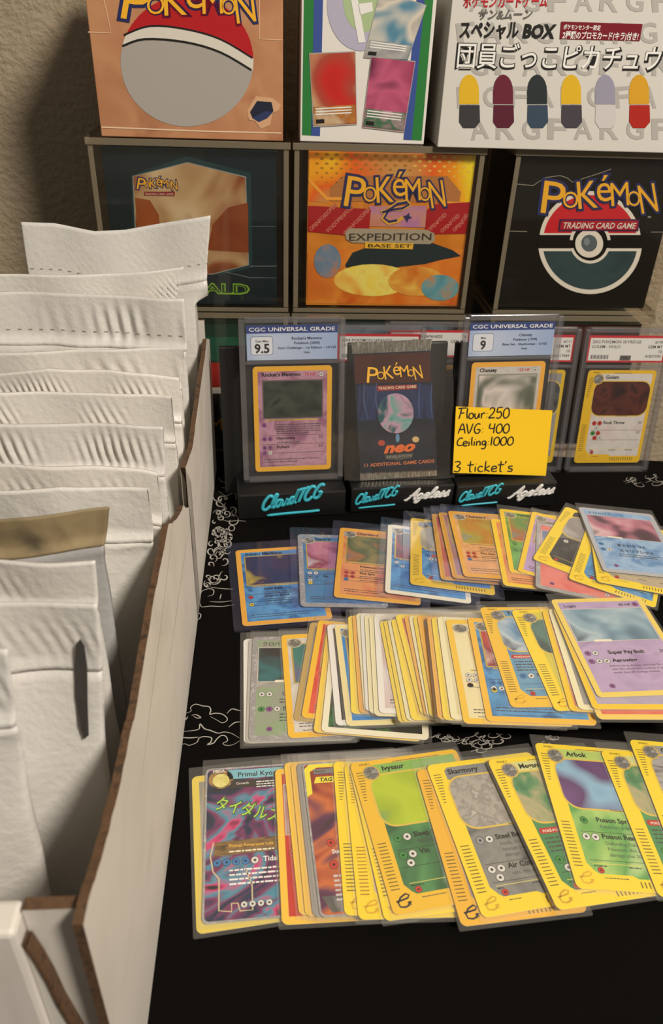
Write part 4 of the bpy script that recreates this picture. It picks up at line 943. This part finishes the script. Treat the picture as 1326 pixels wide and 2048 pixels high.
# ================================================================== the loose cards on the table
def z4(X, Y): return (470+.3243*X, 1190+.3243*Y)
def z5(X, Y): return (840+.3665*X, 1180+.3665*Y)
A = ART
FIRE = A('d8744a', 'e09a5a', 'cc5a3c', scale=45); FIREL = A('e8b078', 'dc9a60', 'e8c090', scale=45); WATER = A('3a78b0', '5a9ac8', '2c5f94', '7ab0d0', scale=45); GRASS = A('4a8a44', '6aa850', '3a7a3c', '88b860', scale=45)
GRASSL = A('9ab858', 'b8c878', '88b050', scale=45); PSY = A('a888b8', 'b89ac4', '9a78ac', scale=45); GREY = A('7a7874', '96938c', '5c5a56', scale=50); COLORL = A('d4ccc0', 'e0d8cc', 'c8beb4', scale=45); MET = A('6a6a68', '8a8882', '4c4c4a', scale=45)
FIGHT = A('c88a50', 'd8a468', scale=45); DARK = A('2a2a28', '3c3a38', '1c1c1a', scale=45); LIGHTN = A('e0c24a', 'e8d478', scale=45)
SPK = A('9a948a', 'aaa49a', '8c867c', 'c4beb4', scale=160, detail=8, rough=.25); GSP = A('2f6a48', '5a8a5c', 'b0a47c', '8a9a6c', scale=60, detail=6, rough=.25)
def ST(m_):
    return m_
CARDS = []
def card(row, tl, bl, holder, label, fn, group=None, border=None): CARDS.append(dict(row=row, tl=tl, bl=bl, holder=holder, label=label, fn=fn, group=group))
def cl_(**k): return lambda c: c.classic(**k)
def ec_(**k): return lambda c: c.ecard(**k)
def ex_(**k): return lambda c: c.exera(**k)

# --- back row: rigid sleeves and sleeved cards
card(1, (470.5, 1100.6), (485, 1252.6), 'top', 'blue card with a dark blue picture in a rigid sleeve nearest the carton', cl_(inner=WATER, art=A('1c2440', '2c3458', '3a3048', 'c8b040', scale=35), name='Shining Magikarp', attacks=[(['w'], 'Gold Scale', '', 2), (['f'], 'Dragon Bond', '', 2), (['l'], '', '', 1)], seed=31))
card(1, (595, 1069), (601, 1211), 'top', 'silver-bordered blue card with a pink picture in a rigid sleeve', cl_(border=SIL, inner=A('3a6a94', '4a82ac', '2c4c70', scale=45), art=A('a8586c', 'c07a90', '8a3c50', 'd8d0d0', scale=30), name='Dark V', stage=True, attacks=[(['c', 'c', 'c'], '', '', 1), (['w', 'w', 'c'], 'Fin', '', 0), (['l'], '', '', 1)], seed=32))
card(1, (680, 1055.5), (667, 1192.5), 'top', 'red fire card with a gold-framed olive picture in a rigid sleeve', cl_(inner=FIRE, art=A('5a5a2c', '8a7a3c', '4a5a30', 'a86a34', '3c6a78', scale=30), name='Charizard', stage=True, attacks=[([], 'Pok\u00e9mon Power:', '', 2), (['f', 'f', 'f', 'f'], 'Fire Spin', '', 2), (['w'], '', '', 1)], seed=33))
card(1, (776, 1048.6), (769.6, 1184), 'top', 'pale-bordered blue card with a dark picture in a rigid sleeve', cl_(border=CREAM, inner=WATER, art=A('1c2028', '2c3440', '8a2c3c', '3a4450', scale=30), name='G', stage=True, attacks=[(['c'], '', '', 1), (['w', 'c'], '', '', 1)], seed=34))
card(1, (821, 1035), (820, 1168), 'top', 'yellow card with tick marks down its edge and a grey picture, in a rigid sleeve', ec_(border=M('e4bc34', .4), inner=WATER, art=A('b0a890', 'c8c0a8', '988c78', scale=40), attacks=[(['w', 'f', 'c', 'c'], '', '', ())], seed=35))
card(1, (862, 1026), (882, 1159.6), 'top', 'amber-bordered red card squeezed between two rigid sleeves', cl_(inner=A('c8443a', 'd8705a', scale=45), art=A('8a3a2c', 'b8643c', '6a7a34', scale=30), attacks=[(['f', 'f'], '', '', 1)], seed=36))
card(1, (876, 1023), (906, 1157), 'top', 'amber-bordered purple-tinted card just behind the gold-pictured fire card', cl_(inner=A('a86a70', 'b88a84', scale=45), art=A('7a5a3c', '9a7a3c', scale=30), seed=37))
card(1, (895, 1020), (928, 1154), 'top', 'orange fire card with a glowing gold picture in a rigid sleeve', cl_(inner=FIREL, art=A('c8962c', 'b87a2c', 'a89a3c', '7a8a94', scale=30), name='Charizard', stage=True, attacks=[([], '', '', 3), (['f', 'f', 'f', 'f'], 'Fire Spin', '', 2), (['w'], '', '', 1)], seed=38))
card(1, (981, 1037), (1007, 1170.6), 'slv', 'bright yellow-bordered orange card under the green one', cl_(border=YB, inner=FIRE, art=A('c87a2c', 'd89a3c', scale=30), attacks=[(['f'], '', '', 1), (['w'], '', '', 2)], seed=39))
card(1, (997.6, 1015), (1019.6, 1147), 'slv', 'green card with a leafy picture in the back row', cl_(border=YB, inner=GRASS, art=A('2f6a3c', '5a8a4c', 'a85a34', '4a8a8c', scale=30), name='Venus', stage=True, attacks=[(['g'], '', '', 3), (['g', 'g'], '', '', 1)], seed=40))
card(1, (1065, 1020), (1034, 1145), 'slv', 'yellow-bordered mauve card tilted over the green one', cl_(border=YB, inner=PSY, art=A('4a4a50', '7a6a74', 'a898a8', scale=30), stage=True, seed=41))
card(1, (1073, 1046), (1071, 1170.6), 'slv', 'silver-edged coral red card low in the back row', ex_(border=SIL, inner=A('d8645c', 'e0847a', 'c8504c', scale=40), art=A('a84a48', '6a7aa0', 'd0c8c4', scale=30), seed=42))
card(1, (1131, 1013), (1065, 1117), 'slv', 'strongly turned yellow card with a grey picture and black lower band', ec_(border=YE, inner=A('1c1a18', '2c2a28', '8a8680', scale=50), art=A('a09894', '8a8480', 'c0b8b4', scale=30), stage=False, attacks=[(['c'], '', '', ())], seed=43))
card(1, (1172, 1057), (1144, 1136), 'slv', 'turned yellow card with blue lower panel below the pale blue one', ec_(border=YE, inner=WATER, art=A('6a8aa0', '8aa0a8', scale=30), stage=False, seed=44))
card(1, (1178, 1056), (1190, 1136), 'slv', 'yellow card sticking out below the pale blue one', ec_(border=YE, inner=A('b8a890', 'a89880', scale=45), art=A('6a7a8a', '9a9a90', scale=30), stage=False, seed=45))
card(1, (1155, 1011), (1208, 1145), 'slv', 'pale blue Japanese card with a pink and black picture, topmost of its row', ex_(border=M('b9bcc4', .35, .2), inner=A('7aa0c8', '9ab8d8', '5a88b8', 'b8cce0', scale=40), art=A('2a1820', '5a3048', 'c07a8c', 'd8b4b8', '1c1418', scale=26, detail=2), name='\u30df\u30ed\u30ab\u30ed\u30b9', attacks=[(['w'], '\u307e\u3068\u308f\u308a\u3064\u304f', '', 0), (['w', 'c'], '\u30a8\u30e2\u30ea\u30d5\u30ec\u30af\u30c8', '', 2)], seed=46))

# --- middle row
TIGHT = 'sleeved cards squeezed edge to edge in the middle row'
PAN = ['gold', 'pale amber', 'off-white', 'grey and blue', 'tan', 'salmon', 'pinkish grey', 'cool grey', 'straw', 'ivory', 'mustard', 'dusty rose', 'red', 'pale lime', 'blue grey', 'orange', 'brown red', 'beige', 'sandy', 'pale straw']
card(2, z4(52, 250), z4(54, 945), 'big', 'white-bordered sheet at the carton end of the middle row', cl_(border=WB, inner=A('c8c4bc', 'd4d0c8', scale=40), art=A('8aa0a8', 'b8b4ac', scale=30), lines=False, seed=50))
card(2, z4(85, 262), z4(66, 925), 'slv', 'grey-edged card just under the silver Japanese one', cl_(border=M('b4b0a8', .4), inner=A('6a98a8', '8ab0b8', scale=40), art=A('6a98a8', '8ab0b8', scale=40), lines=False, seed=51))
card(2, z4(110, 245), z4(82, 918), 'slv', 'silver Japanese card with a black picture and pale green base', ex_(border=SIL, inner=A('a8a49c', '8aa078', '98948c', 'b4b0a8', scale=34), art=A('1c1a1a', '2a2828', '2c6a6c', '141212', scale=22), name='\u30af\u30ed\u30d0\u30c3\u30c8', attacks=[(['c', 'c'], '\u3057\u3087\u3046', '', 2), (['g', 'p', 'c'], '\u304d\u305a', '', 3)], seed=52))
card(2, z4(283, 238), z4(330, 895), 'slv', 'yellow-bordered card with tan panel and blue-green picture in the middle row', cl_(border=M('ecb82c', .42), inner=A('c8c0b0', 'd4ccc0', 'b8b0a0', scale=40), art=A('2c5a6a', '3a7a6c', '6a5a8a', scale=30), stage=True, attacks=[], seed=53))
card(2, z4(465, 165), z4(358, 775), 'slv', 'brown-grey edged card tilted the other way in the middle row', cl_(border=M('b89a5c', .42), inner=A('6a665e', '8a857a', scale=40), art=A('5a564e', '7a7468', scale=40), lines=False, seed=54))
card(2, z4(515, 155), z4(408, 752), 'slv', 'yellow-bordered bright red card in the middle row', cl_(border=M('ecb82c', .42), inner=A('c83828', 'e0583c', 'b82c24', scale=40), art=A('c02c24', '2c6a4c', 'd84a30', scale=40), attacks=[(['f'], '', '', 1)], seed=55))
card(2, z4(565, 215), z4(483, 850), 'slv', 'narrow yellow edge beside the bright red card', cl_(border=M('ecc84c', .42), inner=A('d8b83c', 'c8a030', scale=40), art=A('c8a030', '8a6a28', scale=40), lines=False, seed=56))
card(2, z4(598, 205), z4(530, 855), 'slv', 'cream-bordered black card with green and red art sticking out below its row', cl_(border=CREAM, inner=A('141210', '1c1814', '2f6a34', '6a2a24', '201a16', scale=40), art=A('141210', '2f7a3c', '141210', 'a86a4c', scale=30), lines=False, seed=57))
card(2, z4(565, 160), z4(625, 835), 'slv', 'white-bordered dark brown card in the middle row', cl_(border=WB, inner=A('1c1614', '2c221e', scale=40), art=A('2a1e1a', '3c2c24', scale=40), lines=False, seed=58))
card(2, z4(612, 175), z4(690, 822), 'slv', 'cream-bordered bright blue card in the middle row', cl_(border=M('e4d49a', .42), inner=A('2c78b8', '3a88c8', scale=40), art=A('1c2430', '3a4450', scale=40), stage=True, lines=False, seed=59))
tight = [  # (top x, y), (bottom x, y) in the crop, border, inner colours
 ((698, 155), (715, 695), 'yellow', ('e8c84c', 'd8b83c')), ((722, 118), (768, 735), 'amber', ('e0b060', 'd8a050')), ((746, 112), (796, 715), 'cream', ('d8d0bc', 'e0dccc')), ((772, 108), (806, 722), 'white', ('d0ccc4', '6a98b8')),
 ((798, 118), (830, 735), 'cream', ('c8a070', 'd8b888')), ((826, 130), (860, 748), 'cream', ('d88a74', 'e0a890')), ((858, 140), (888, 700), 'white', ('d8cfcc', 'c8a8a0')), ((890, 160), (1010, 790), 'yellow', ('a8a0a4', 'b8b0b0')),
 ((915, 158), (1035, 785), 'yellow', ('d8d09c', 'c8c08c')), ((940, 150), (1062, 780), 'cream', ('d4ccb8', 'e0d8c4')), ((962, 148), (1090, 775), 'yellow', ('e0c050', 'd8b84c')), ((985, 112), (1150, 750), 'yellow', ('c85a4c', 'd8786c')),
 ((1040, 118), (1172, 760), 'amber', ('c8443c', 'd8604c')), ((1068, 115), (1190, 765), 'cream', ('d8d4b0', 'e4e0c0')), ((1094, 112), (1206, 775), 'yellow', ('7a9ab0', 'a0b0b8')), ((1120, 110), (1232, 770), 'amber', ('dc9a58', 'd4904c')),
 ((1172, 120), (1262, 770), 'amber', ('b86a54', 'd8a070')), ((1205, 125), (1285, 775), 'cream', ('e0d4b8', 'd4c8a8')), ((1240, 130), (1320, 775), 'yellow', ('d8b060', 'e0c080')), ((1275, 145), (1348, 780), 'cream', ('e4dcb0', 'd8cc98'))]
BORD = {'yellow': M('ecd050', .42), 'amber': M('e8b050', .42), 'cream': M('e8dfb4', .42), 'white': M('e4e0d6', .42)}
for k, (t_, b_, bo, cs) in enumerate(tight):
    card(2, z4(*t_), z4(*b_), 'slv', '%s-edged card with a sliver of %s panel in the tight middle stack' % (bo, PAN[k]), cl_(border=BORD[bo], inner=A(*cs, scale=45), art=A(*cs[::-1], scale=30), lines=(k % 2 == 0), stage=(k % 3 == 0), seed=60+k), TIGHT)
for k, (t_, b_, bo, cs, lb) in enumerate([
 ((38, 148), (98, 702), 'amber', ('dc9a50', 'e0a860'), 'amber-bordered orange card at the end of the tight middle stack'),
 ((62, 150), (128, 706), 'yellow', ('e0c89c', 'd8b888'), 'thin yellow edge next to the amber orange card of the middle row'),
 ((92, 140), (172, 712), 'cream', ('e4d8ac', 'd8c890'), 'thin cream edge next to the amber orange card of the middle row')]):
    card(2, z5(*t_), z5(*b_), 'slv', lb, cl_(border=BORD[bo], inner=A(*cs, scale=45), art=A(*cs, scale=30), lines=False, seed=80+k))
card(2, z5(140, 165), z5(238, 722), 'slv', 'yellow card with a scarlet picture over a pale panel in the middle row', cl_(border=M('ecc040', .42), inner=A('e4d49c', 'e8dcb0', scale=40), art=A('c8402c', 'd86a44', 'b8342c', scale=30), stage=True, attacks=[(['c', 'c'], '', '', 1), (['c', 'c', 'c'], '', '', 1), (['f'], '', '', 1)], seed=85, artbox=(14, 44, 56, 76)))
card(2, z5(262, 170), z5(360, 690), 'slv', 'yellow-bordered blue card with a red picture in the middle row', cl_(border=M('ecb83c', .42), inner=WATER, art=A('b8342c', 'c84a3c', '8a2c34', 'd8b8a8', scale=30), stage=True, attacks=[([], '', '', 3), (['w', 'w', 'c', 'c'], '', '', 2), (['l'], '', '', 1)], seed=86))
card(2, z5(325, 95), z5(498, 640), 'slv', 'yellow card with tick marks and a stormy blue picture in the middle row', ec_(border=M('ecbc34', .42), inner=A('4a80a8', '6a9ab8', '3a6c98', scale=45), art=A('2c4470', '6a90b0', 'b8c4c8', '1c2c4c', scale=40), name='Te', body_red=True, attacks=[(['w', 'c'], 'Po', '', ())], seed=87))
card(2, z5(505, 130), z5(728, 636), 'slv', 'yellow card with a round dark landscape picture beside the stormy blue one', ec_(border=YE, inner=A('d8c848', 'c8b840', scale=40), art=A('3c5a50', '5a7a6c', '2c3a34', scale=40), name='', seed=88))
card(2, z5(660, 95), z5(825, 680), 'slv', 'yellow card with a brownish red sliver showing under the mauve pile', cl_(border=YB, inner=A('d4b0a0', 'c85a4c', 'e0c8b8', scale=40), art=A('3a2c2c', '5a4444', '8a4a3c', scale=40), stage=False, lines=False, seed=89))
card(2, z5(690, 75), z5(880, 690), 'slv', 'thin pale edge nearest under the mauve pile', cl_(border=BORD['cream'], inner=A('8a8680', 'a8a49c', scale=40), art=A('4a4440', '6a645c', scale=40), lines=False, seed=90))
card(2, z5(745, 135), z5(975, 712), 'slv', 'yellow-bordered orange red card showing below the mauve one', ex_(border=M('ecc860', .42), inner=A('e0785c', 'd86048', 'e89878', scale=40), art=A('d88a5c', 'c86a4c', scale=40), attacks=[], seed=91))
card(2, z5(722, 92), z5(950, 660), 'slv', 'thin yellow edge right under the mauve card', cl_(border=YB, inner=A('a898b0', 'c0b4c0', scale=40), art=A('8a8a98', 'a8a8b4', scale=40), lines=False, seed=92))
card(2, z5(715, 58), z5(968, 578), 'slv', 'mauve card with a silvery blue picture on top of the middle row', ex_(border=M('e8cc60', .42), inner=A('a890b4', 'b8a0c0', '987ca4', scale=40), art=A('4a6478', '7a98a8', 'a8bcc4', '34485a', scale=30, detail=2), name='Lugia', hp='80 HP', attacks=[(['p', 'c'], 'Super Psy Bolt', '20', 0), (['p', 'c', 'c'], 'Aerowing', '30', ['Before doing damage, you may flip a coin. If', 'tails, this attack does nothing. If heads, this', 'attack does 60 damage instead.'])], seed=93))

# --- front row
def kyogre(c):
    c.stock(SIL); f = new_flat(); f.poly(rrect(1.2, 1.2, 61.8, 86.8, 2.4), A('12141c', '1c2a4c', '7a2c5a', '3a8aa0', 'c83a70', '10121a', scale=26, detail=2, dist=2.5), 1); c.put(f, 'picture')
    f = new_flat(); f.rect(12, 80, 60, 86, A('6aa8b8', '8ac0c8', scale=40), 2); f.poly(ell(8.6, 80.5, 6.8, 6.2, 20), A('6a4a2c', 'a8844c', '4a3420', scale=200), 2); f.poly(ell(8.6, 79.6, 4.6, 4.4, 20), A('c8b858', 'e0d88c', scale=200), 3)
    f.text('MEGA', (4.2, 85.0), WHITE, 3, h=1.8, bold=.02); f.text('Primal Kyogre', (18, 81.2), INK, 4, h=3.2, bold=.015)
    f.rect(14, 74, 60, 79, A('2a2824', '3a342c', scale=40), 3); f.text('Growth', (17, 76.2), WHITE, 4, h=1.6); f.words(28, 77.2, 30, 3, 1.6, WHITE, 4, h=.7, seed=2)
    f.text('\u30bf\u30a4\u30c0\u30eb\u30b9\u30c8\u30fc\u30e0', (5, 62), M('2f6a3a', .35), 4, h=7.5, p1=(60, 44), bold=.05); f.text('\u30bf\u30a4\u30c0\u30eb\u30b9\u30c8\u30fc\u30e0', (5.3, 62), M('b8d84c', .35), 5, h=7.0, p1=(59.4, 44.4), bold=.0)
    f.poly([(5, 34), (60, 36), (60, 44), (6, 42)], A('5a4228', '8a6a3c', '3a2a1a', scale=120, stretch=(1, 4, 1)), 3); f.text('Primal Reversion rule', (13, 38.5), M('e0b03c', .4), 4, h=1.9, bold=.015); f.words(13, 36.2, 44, 1, 1, CREAM, 4, h=.9, seed=3)
    for i, e in enumerate('wwwwc'): sym(f, 7+i*4.7, 30.5, 2.1, e, 4)
    f.text('Tidal Storm', (30, 29.6), WHITE, 4, h=2.8, bold=.02); f.words(13, 26, 44, 4, 2.4, WHITE, 4, h=1.0, seed=4)
    for i in range(4): sym(f, 20+i*4, 8, 1.7, 'c', 4)
    c.put(f, 'lettering')
    f = new_flat(); f.line([(5, 42), (3.6, 34), (5, 26), (8, 22), (8, 6), (14, 5), (14, 9), (17, 9), (18, 5), (24, 5), (24, 18), (21, 26)], .7, M('c8b890', .35), 4); c.put(f, 'outline_print')
def tagteam(c):
    c.stock(SIL); f = new_flat(); f.poly(rrect(1, 1, 62, 87, 2.4), A('3a1a1c', '8a2c20', 'c86a34', '5a2a4c', '2a1418', scale=24, detail=2, dist=1.5), 1); c.put(f, 'picture')
    f = new_flat(); f.poly([(1, 66), (1, 84), (4, 87), (62, 87), (62, 84.6), (8, 84.6), (4, 82), (4, 68)], M('e8d83c', .35), 2)
    f.poly([(5, 80), (9, 84), (60, 84), (60, 79.4)], A('3a2440', '6a3a6c', scale=60), 2); f.rect(6, 80.4, 17, 83.6, M('8a8884', .3, .3), 3); f.text('BASIC', (7, 81.2), INK, 4, h=1.7); f.text('Charizard', (19, 80.4), WHITE, 4, h=3, bold=.02)
    f.poly([(5.5, 74.4), (40, 74.4), (40, 78.4), (7, 78.4)], M('e8d83c', .35), 3); f.text('TAG TEAM', (9, 75.2), INK, 4, h=2.6, bold=.03, shear=.25)
    for i in range(3): sym(f, 10+i*5, 38, 2.2, 'f', 4)
    f.text('Steam', (10, 32), WHITE, 4, h=2.4, bold=.02); sym(f, 10, 26, 2.4, 'f', 4); f.rect(13.4, 23.6, 20, 28.6, M('24484c', .4), 3); f.text('+', (15, 24.8), WHITE, 4, h=3, bold=.04)
    f.words(9, 20, 44, 6, 2.4, M('c8c0bc', .4), 4, h=1.2, seed=8); f.poly([(2, 10), (62, 12), (62, 2), (6, 2)], A('7a7674', '5a5654', '9a9694', scale=60, metal=.3), 2); c.put(f, 'lettering')
card(3, (383.5, 1553), (393, 1870), 'slv', 'tan to yellow bordered card under the dark colourful one at the carton end', cl_(border=M('d8c050', .42), inner=A('8a8478', 'a8a090', scale=40), art=A('6a6860', '8a8880', scale=40), name='L', lines=False, seed=101))
card(3, (411, 1541), (403, 1846), 'slv', 'dark full-picture card with magenta streaks and green Japanese letters', kyogre)
card(3, (550, 1539), (563.6, 1848.6), 'slv', 'yellow-bordered red card beside the dark colourful one', ex_(border=M('ecbc3c', .42), inner=A('b8281c', 'c83a28', scale=40), art=A('8a2420', 'b89a94', 'a82c20', scale=40), attacks=[(['f'], '', '', 0)], seed=103))
card(3, (568, 1527), (598, 1829), 'slv', 'first thin yellow edge between the red card and the grey-edged ones', cl_(border=M('ecc044', .42), inner=A('e0b850', 'd0a848', scale=40), art=A('c89a40', 'a88238', scale=40), lines=False, seed=104))
card(3, (581, 1526), (611, 1834), 'slv', 'second thin yellow edge between the red card and the grey-edged ones', cl_(border=M('e4b850', .42), inner=A('d8b060', 'c8a050', scale=40), art=A('b8924c', 'a88238', scale=40), lines=False, seed=105))
card(3, (592, 1526), (626, 1836), 'slv', 'silver-grey edged card just under the one with yellow corner stripes', cl_(border=M('a8a4a0', .35, .4), inner=A('8a8684', 'a09c98', scale=40), art=A('6a6664', '8a8684', scale=40), lines=False, seed=106))
card(3, (603, 1527), (640, 1836), 'slv', 'full-picture fiery card with yellow corner stripes and a yellow banner', tagteam)
card(3, (666, 1524), (689, 1830), 'slv', 'plain yellow edge with dark tick marks next to the fiery card', ec_(inner=A('c8b89c', 'd8c8a8', scale=40), art=A('d8b850', 'c8a848', scale=40), stage=False, seed=108))
card(3, (688, 1530), (717, 1838), 'slv', 'yellow card edge with orange-brown tick marks', ec_(inner=A('d4b4a4', 'c8a894', scale=40), art=A('d8b850', 'c8a848', scale=40), stage=False, tick='a86a1c', seed=109))
card(3, (698, 1532), (770, 1845), 'slv', 'yellow card edge just under the lime green one', ec_(inner=A('d8c090', 'c8b080', scale=40), art=A('d8b850', 'c8a848', scale=40), stage=False, seed=110))
card(3, (699, 1527), (788, 1832), 'slv', 'lime green card with a lime picture and a dark corner emblem', ec_(border=M('e8b82c', .42), inner=A('3a7040', '4f8a50', '2c5c38', '7a9a78', scale=30), art=A('a8b81c', 'b4c42c', '9cb024', '3a7a7c', scale=22, detail=1), head=A('7aa848', '8ab858', scale=60), name='Ivysaur', attacks=[(['g', 'c'], 'Sleep Seed', '', ['Pok\u00e9mon is']), (['g', 'c', 'c'], 'Vin', '', ())], elogo='1c1a20', seed=111))
card(3, (832, 1542), (922.5, 1851.6), 'slv', 'amber yellow card with dark corner emblem under the grey one', ec_(border=M('e8b030', .42), inner=A('8a7470', 'a08a84', scale=40), art=A('6a4438', '8a5a48', scale=40), stage=False, attacks=[(['p', 'p', 'p'], '', '', ())], elogo='1c1a20', seed=112))
card(3, (852.5, 1532), (965, 1835), 'slv', 'yellow card with a grey sparkling picture and grey panel', ec_(inner=MET, art=SPK, head=A('7a7a78', '8a8a86', scale=60), name='Skarmory', stage=False, attacks=[(['m', 'c'], 'Steel Beak', '', ['heads, this att', 'damage plus 1', 'damage']), (['c', 'c', 'c'], 'Air Cutter', '', ['tails, this attac'])], elogo='d0a420', seed=113))
card(3, (973.5, 1527), (1112, 1822.6), 'slv', 'yellow card with a mottled green picture left of the purple-pictured one', ec_(inner=A('3a7a48', '4f8a58', scale=40), art=GSP, head=A('d8d08c', 'c8cc88', scale=60), name='Meganium', stage='STAGE 2', body_red=True, attacks=[(['g', 'g', 'c', 'c'], '', '', ())], elogo='c89a24', seed=114))
card(3, (1068, 1491), (1151, 1774.6), 'slv', 'yellow card with a purple and blue picture over a light green panel', ec_(inner=A('7ab050', 'a8c870', '5a9a4c', 'b8d08c', scale=26), art=A('5a8ab0', '8ab0c8', '5a3a68', '6a4478', '3a6a98', scale=22, detail=1), head=A('a8c060', 'b8cc70', scale=60), name='Arbok', attacks=[(['g'], 'Poison Spray', '', ['Pok\u00e9mon is now Po']), (['c', 'c'], 'Poison Reaction', '', ['Defending Pok\u00e9mon is', 'Poisoned, this attack do', 'damage plus 20 more d'])], elogo='d8a828', seed=115))
card(3, (1207, 1505), (1314, 1770), 'slv', 'yellow card with a mottled green picture right of the purple-pictured one', ec_(inner=A('3a7a48', '5a9a60', scale=40), art=GSP, head=A('d8d08c', 'c8cc88', scale=60), stage='STAGE 2', body_red=True, attacks=[(['g', 'g'], '', '', ())], elogo='c89a24', seed=116))
card(3, (1261.7, 1479), (1366, 1748), 'slv', 'yellow card with a grey striped picture at the end of the front row', ec_(inner=A('8a8a84', 'a0a09a', scale=40), art=A('3a3a40', 'a8a4a0', '6a6a70', scale=60, stretch=(1, 3, 1)), name='G', attacks=[], seed=117))

HOLD = {'slv': (-1.6, 64.8, -46.0, 50.0, .00062), 'top': (-6.2, 69.8, -48.6, 53.0, .00150), 'big': (-2.2, 66.5, -47.5, 50.5, .00062)}
def solve(cards):
    placed = []
    for it in range(3):
        placed = []
        for c in cards:
            zl = c.get('zl', .003)
            a = on_z(*c['tl'], zl); b = on_z(*c['bl'], zl)
            yd = Vector((a.x-b.x, a.y-b.y)).normalized(); xd = Vector((yd.y, -yd.x)); mid = Vector(((a.x+b.x)/2, (a.y+b.y)/2))
            x0, x1, y0, y1, th = HOLD[c['holder']]; x0, x1, y0, y1 = [v*.001 for v in (x0, x1, y0, y1)]
            gx, gy = np.meshgrid(np.linspace(x0, x1, 23), np.linspace(y0, y1, 21)); gx = gx.ravel(); gy = gy.ravel()
            P = np.stack([mid.x+xd.x*gx+yd.x*gy, mid.y+xd.y*gx+yd.y*gy], 1); Hh = np.full(len(P), .0002)
            for q in placed:
                d = P-np.array(q['mid']); lx = d@np.array(q['xd']); ly = d@np.array(q['yd']); hx0, hx1, hy0, hy1 = q['ext']
                ins = (lx > hx0-.001) & (lx < hx1+.001) & (ly > hy0-.001) & (ly < hy1+.001)
                Hh = np.where(ins, np.maximum(Hh, q['zr']+q['al']*(hx1-lx)+q['th']+.0001), Hh)
            s_ = x1-gx; best = None
            for zr in np.linspace(.0002, max(.0003, Hh.max()), 60):
                bad = (s_ < 1e-6) & (Hh > zr+1e-6)
                if bad.any(): continue
                ok = s_ > 1e-6; al = max(0.0, ((Hh[ok]-zr)/s_[ok]).max())
                if al > .30: continue
                cost = 2*zr+al*(x1-x0)
                if best is None or cost < best[0]: best = (cost, zr, al)
            if best is None: best = (0, float(Hh.max()), 0.0)
            _, zr, al = best
            c['zl'] = zr+al*x1+th*.7
            placed.append(dict(mid=tuple(mid), xd=tuple(xd), yd=tuple(yd), ext=(x0, x1, y0, y1), zr=zr, al=al, th=th, c=c))
    return placed
for row in (3, 2, 1):
    for p in solve([c for c in CARDS if c['row'] == row]):
        c = p['c']; x0, x1, y0, y1 = p['ext']; sl_ = math.sqrt(1+p['al']**2)
        X = Vector((p['xd'][0], p['xd'][1], -p['al'])); Y = Vector((p['yd'][0], p['yd'][1], 0))
        # card centre: 31.5 mm right of its left edge, on the bottom face of the sleeve
        o = Vector((p['mid'][0]+p['xd'][0]*.0315, p['mid'][1]+p['xd'][1]*.0315, p['zr']+p['al']*(x1-.0315)))
        mw = frame(o, X, Y); h = c['holder']
        root = thing('sleeved_card', c['label'], 'card', mw, c['group'])
        cz = .00042 if h != 'top' else .00100
        cm = CardMaker(root, 0, 0, cz); c['fn'](cm)
        b = MB(); kx = lambda v: v-.0315
        if h == 'top':
            b.prism(rrect(kx(x0), y0, kx(x1), y1, .002, 3), 0, p['th'], TOPL); b.build('rigid_sleeve', root)
        else:
            b.prism(rrect(kx(x0), y0, kx(x1), y1, .0006, 1), 0, p['th'], SLV); b.build('clear_sleeve', root)
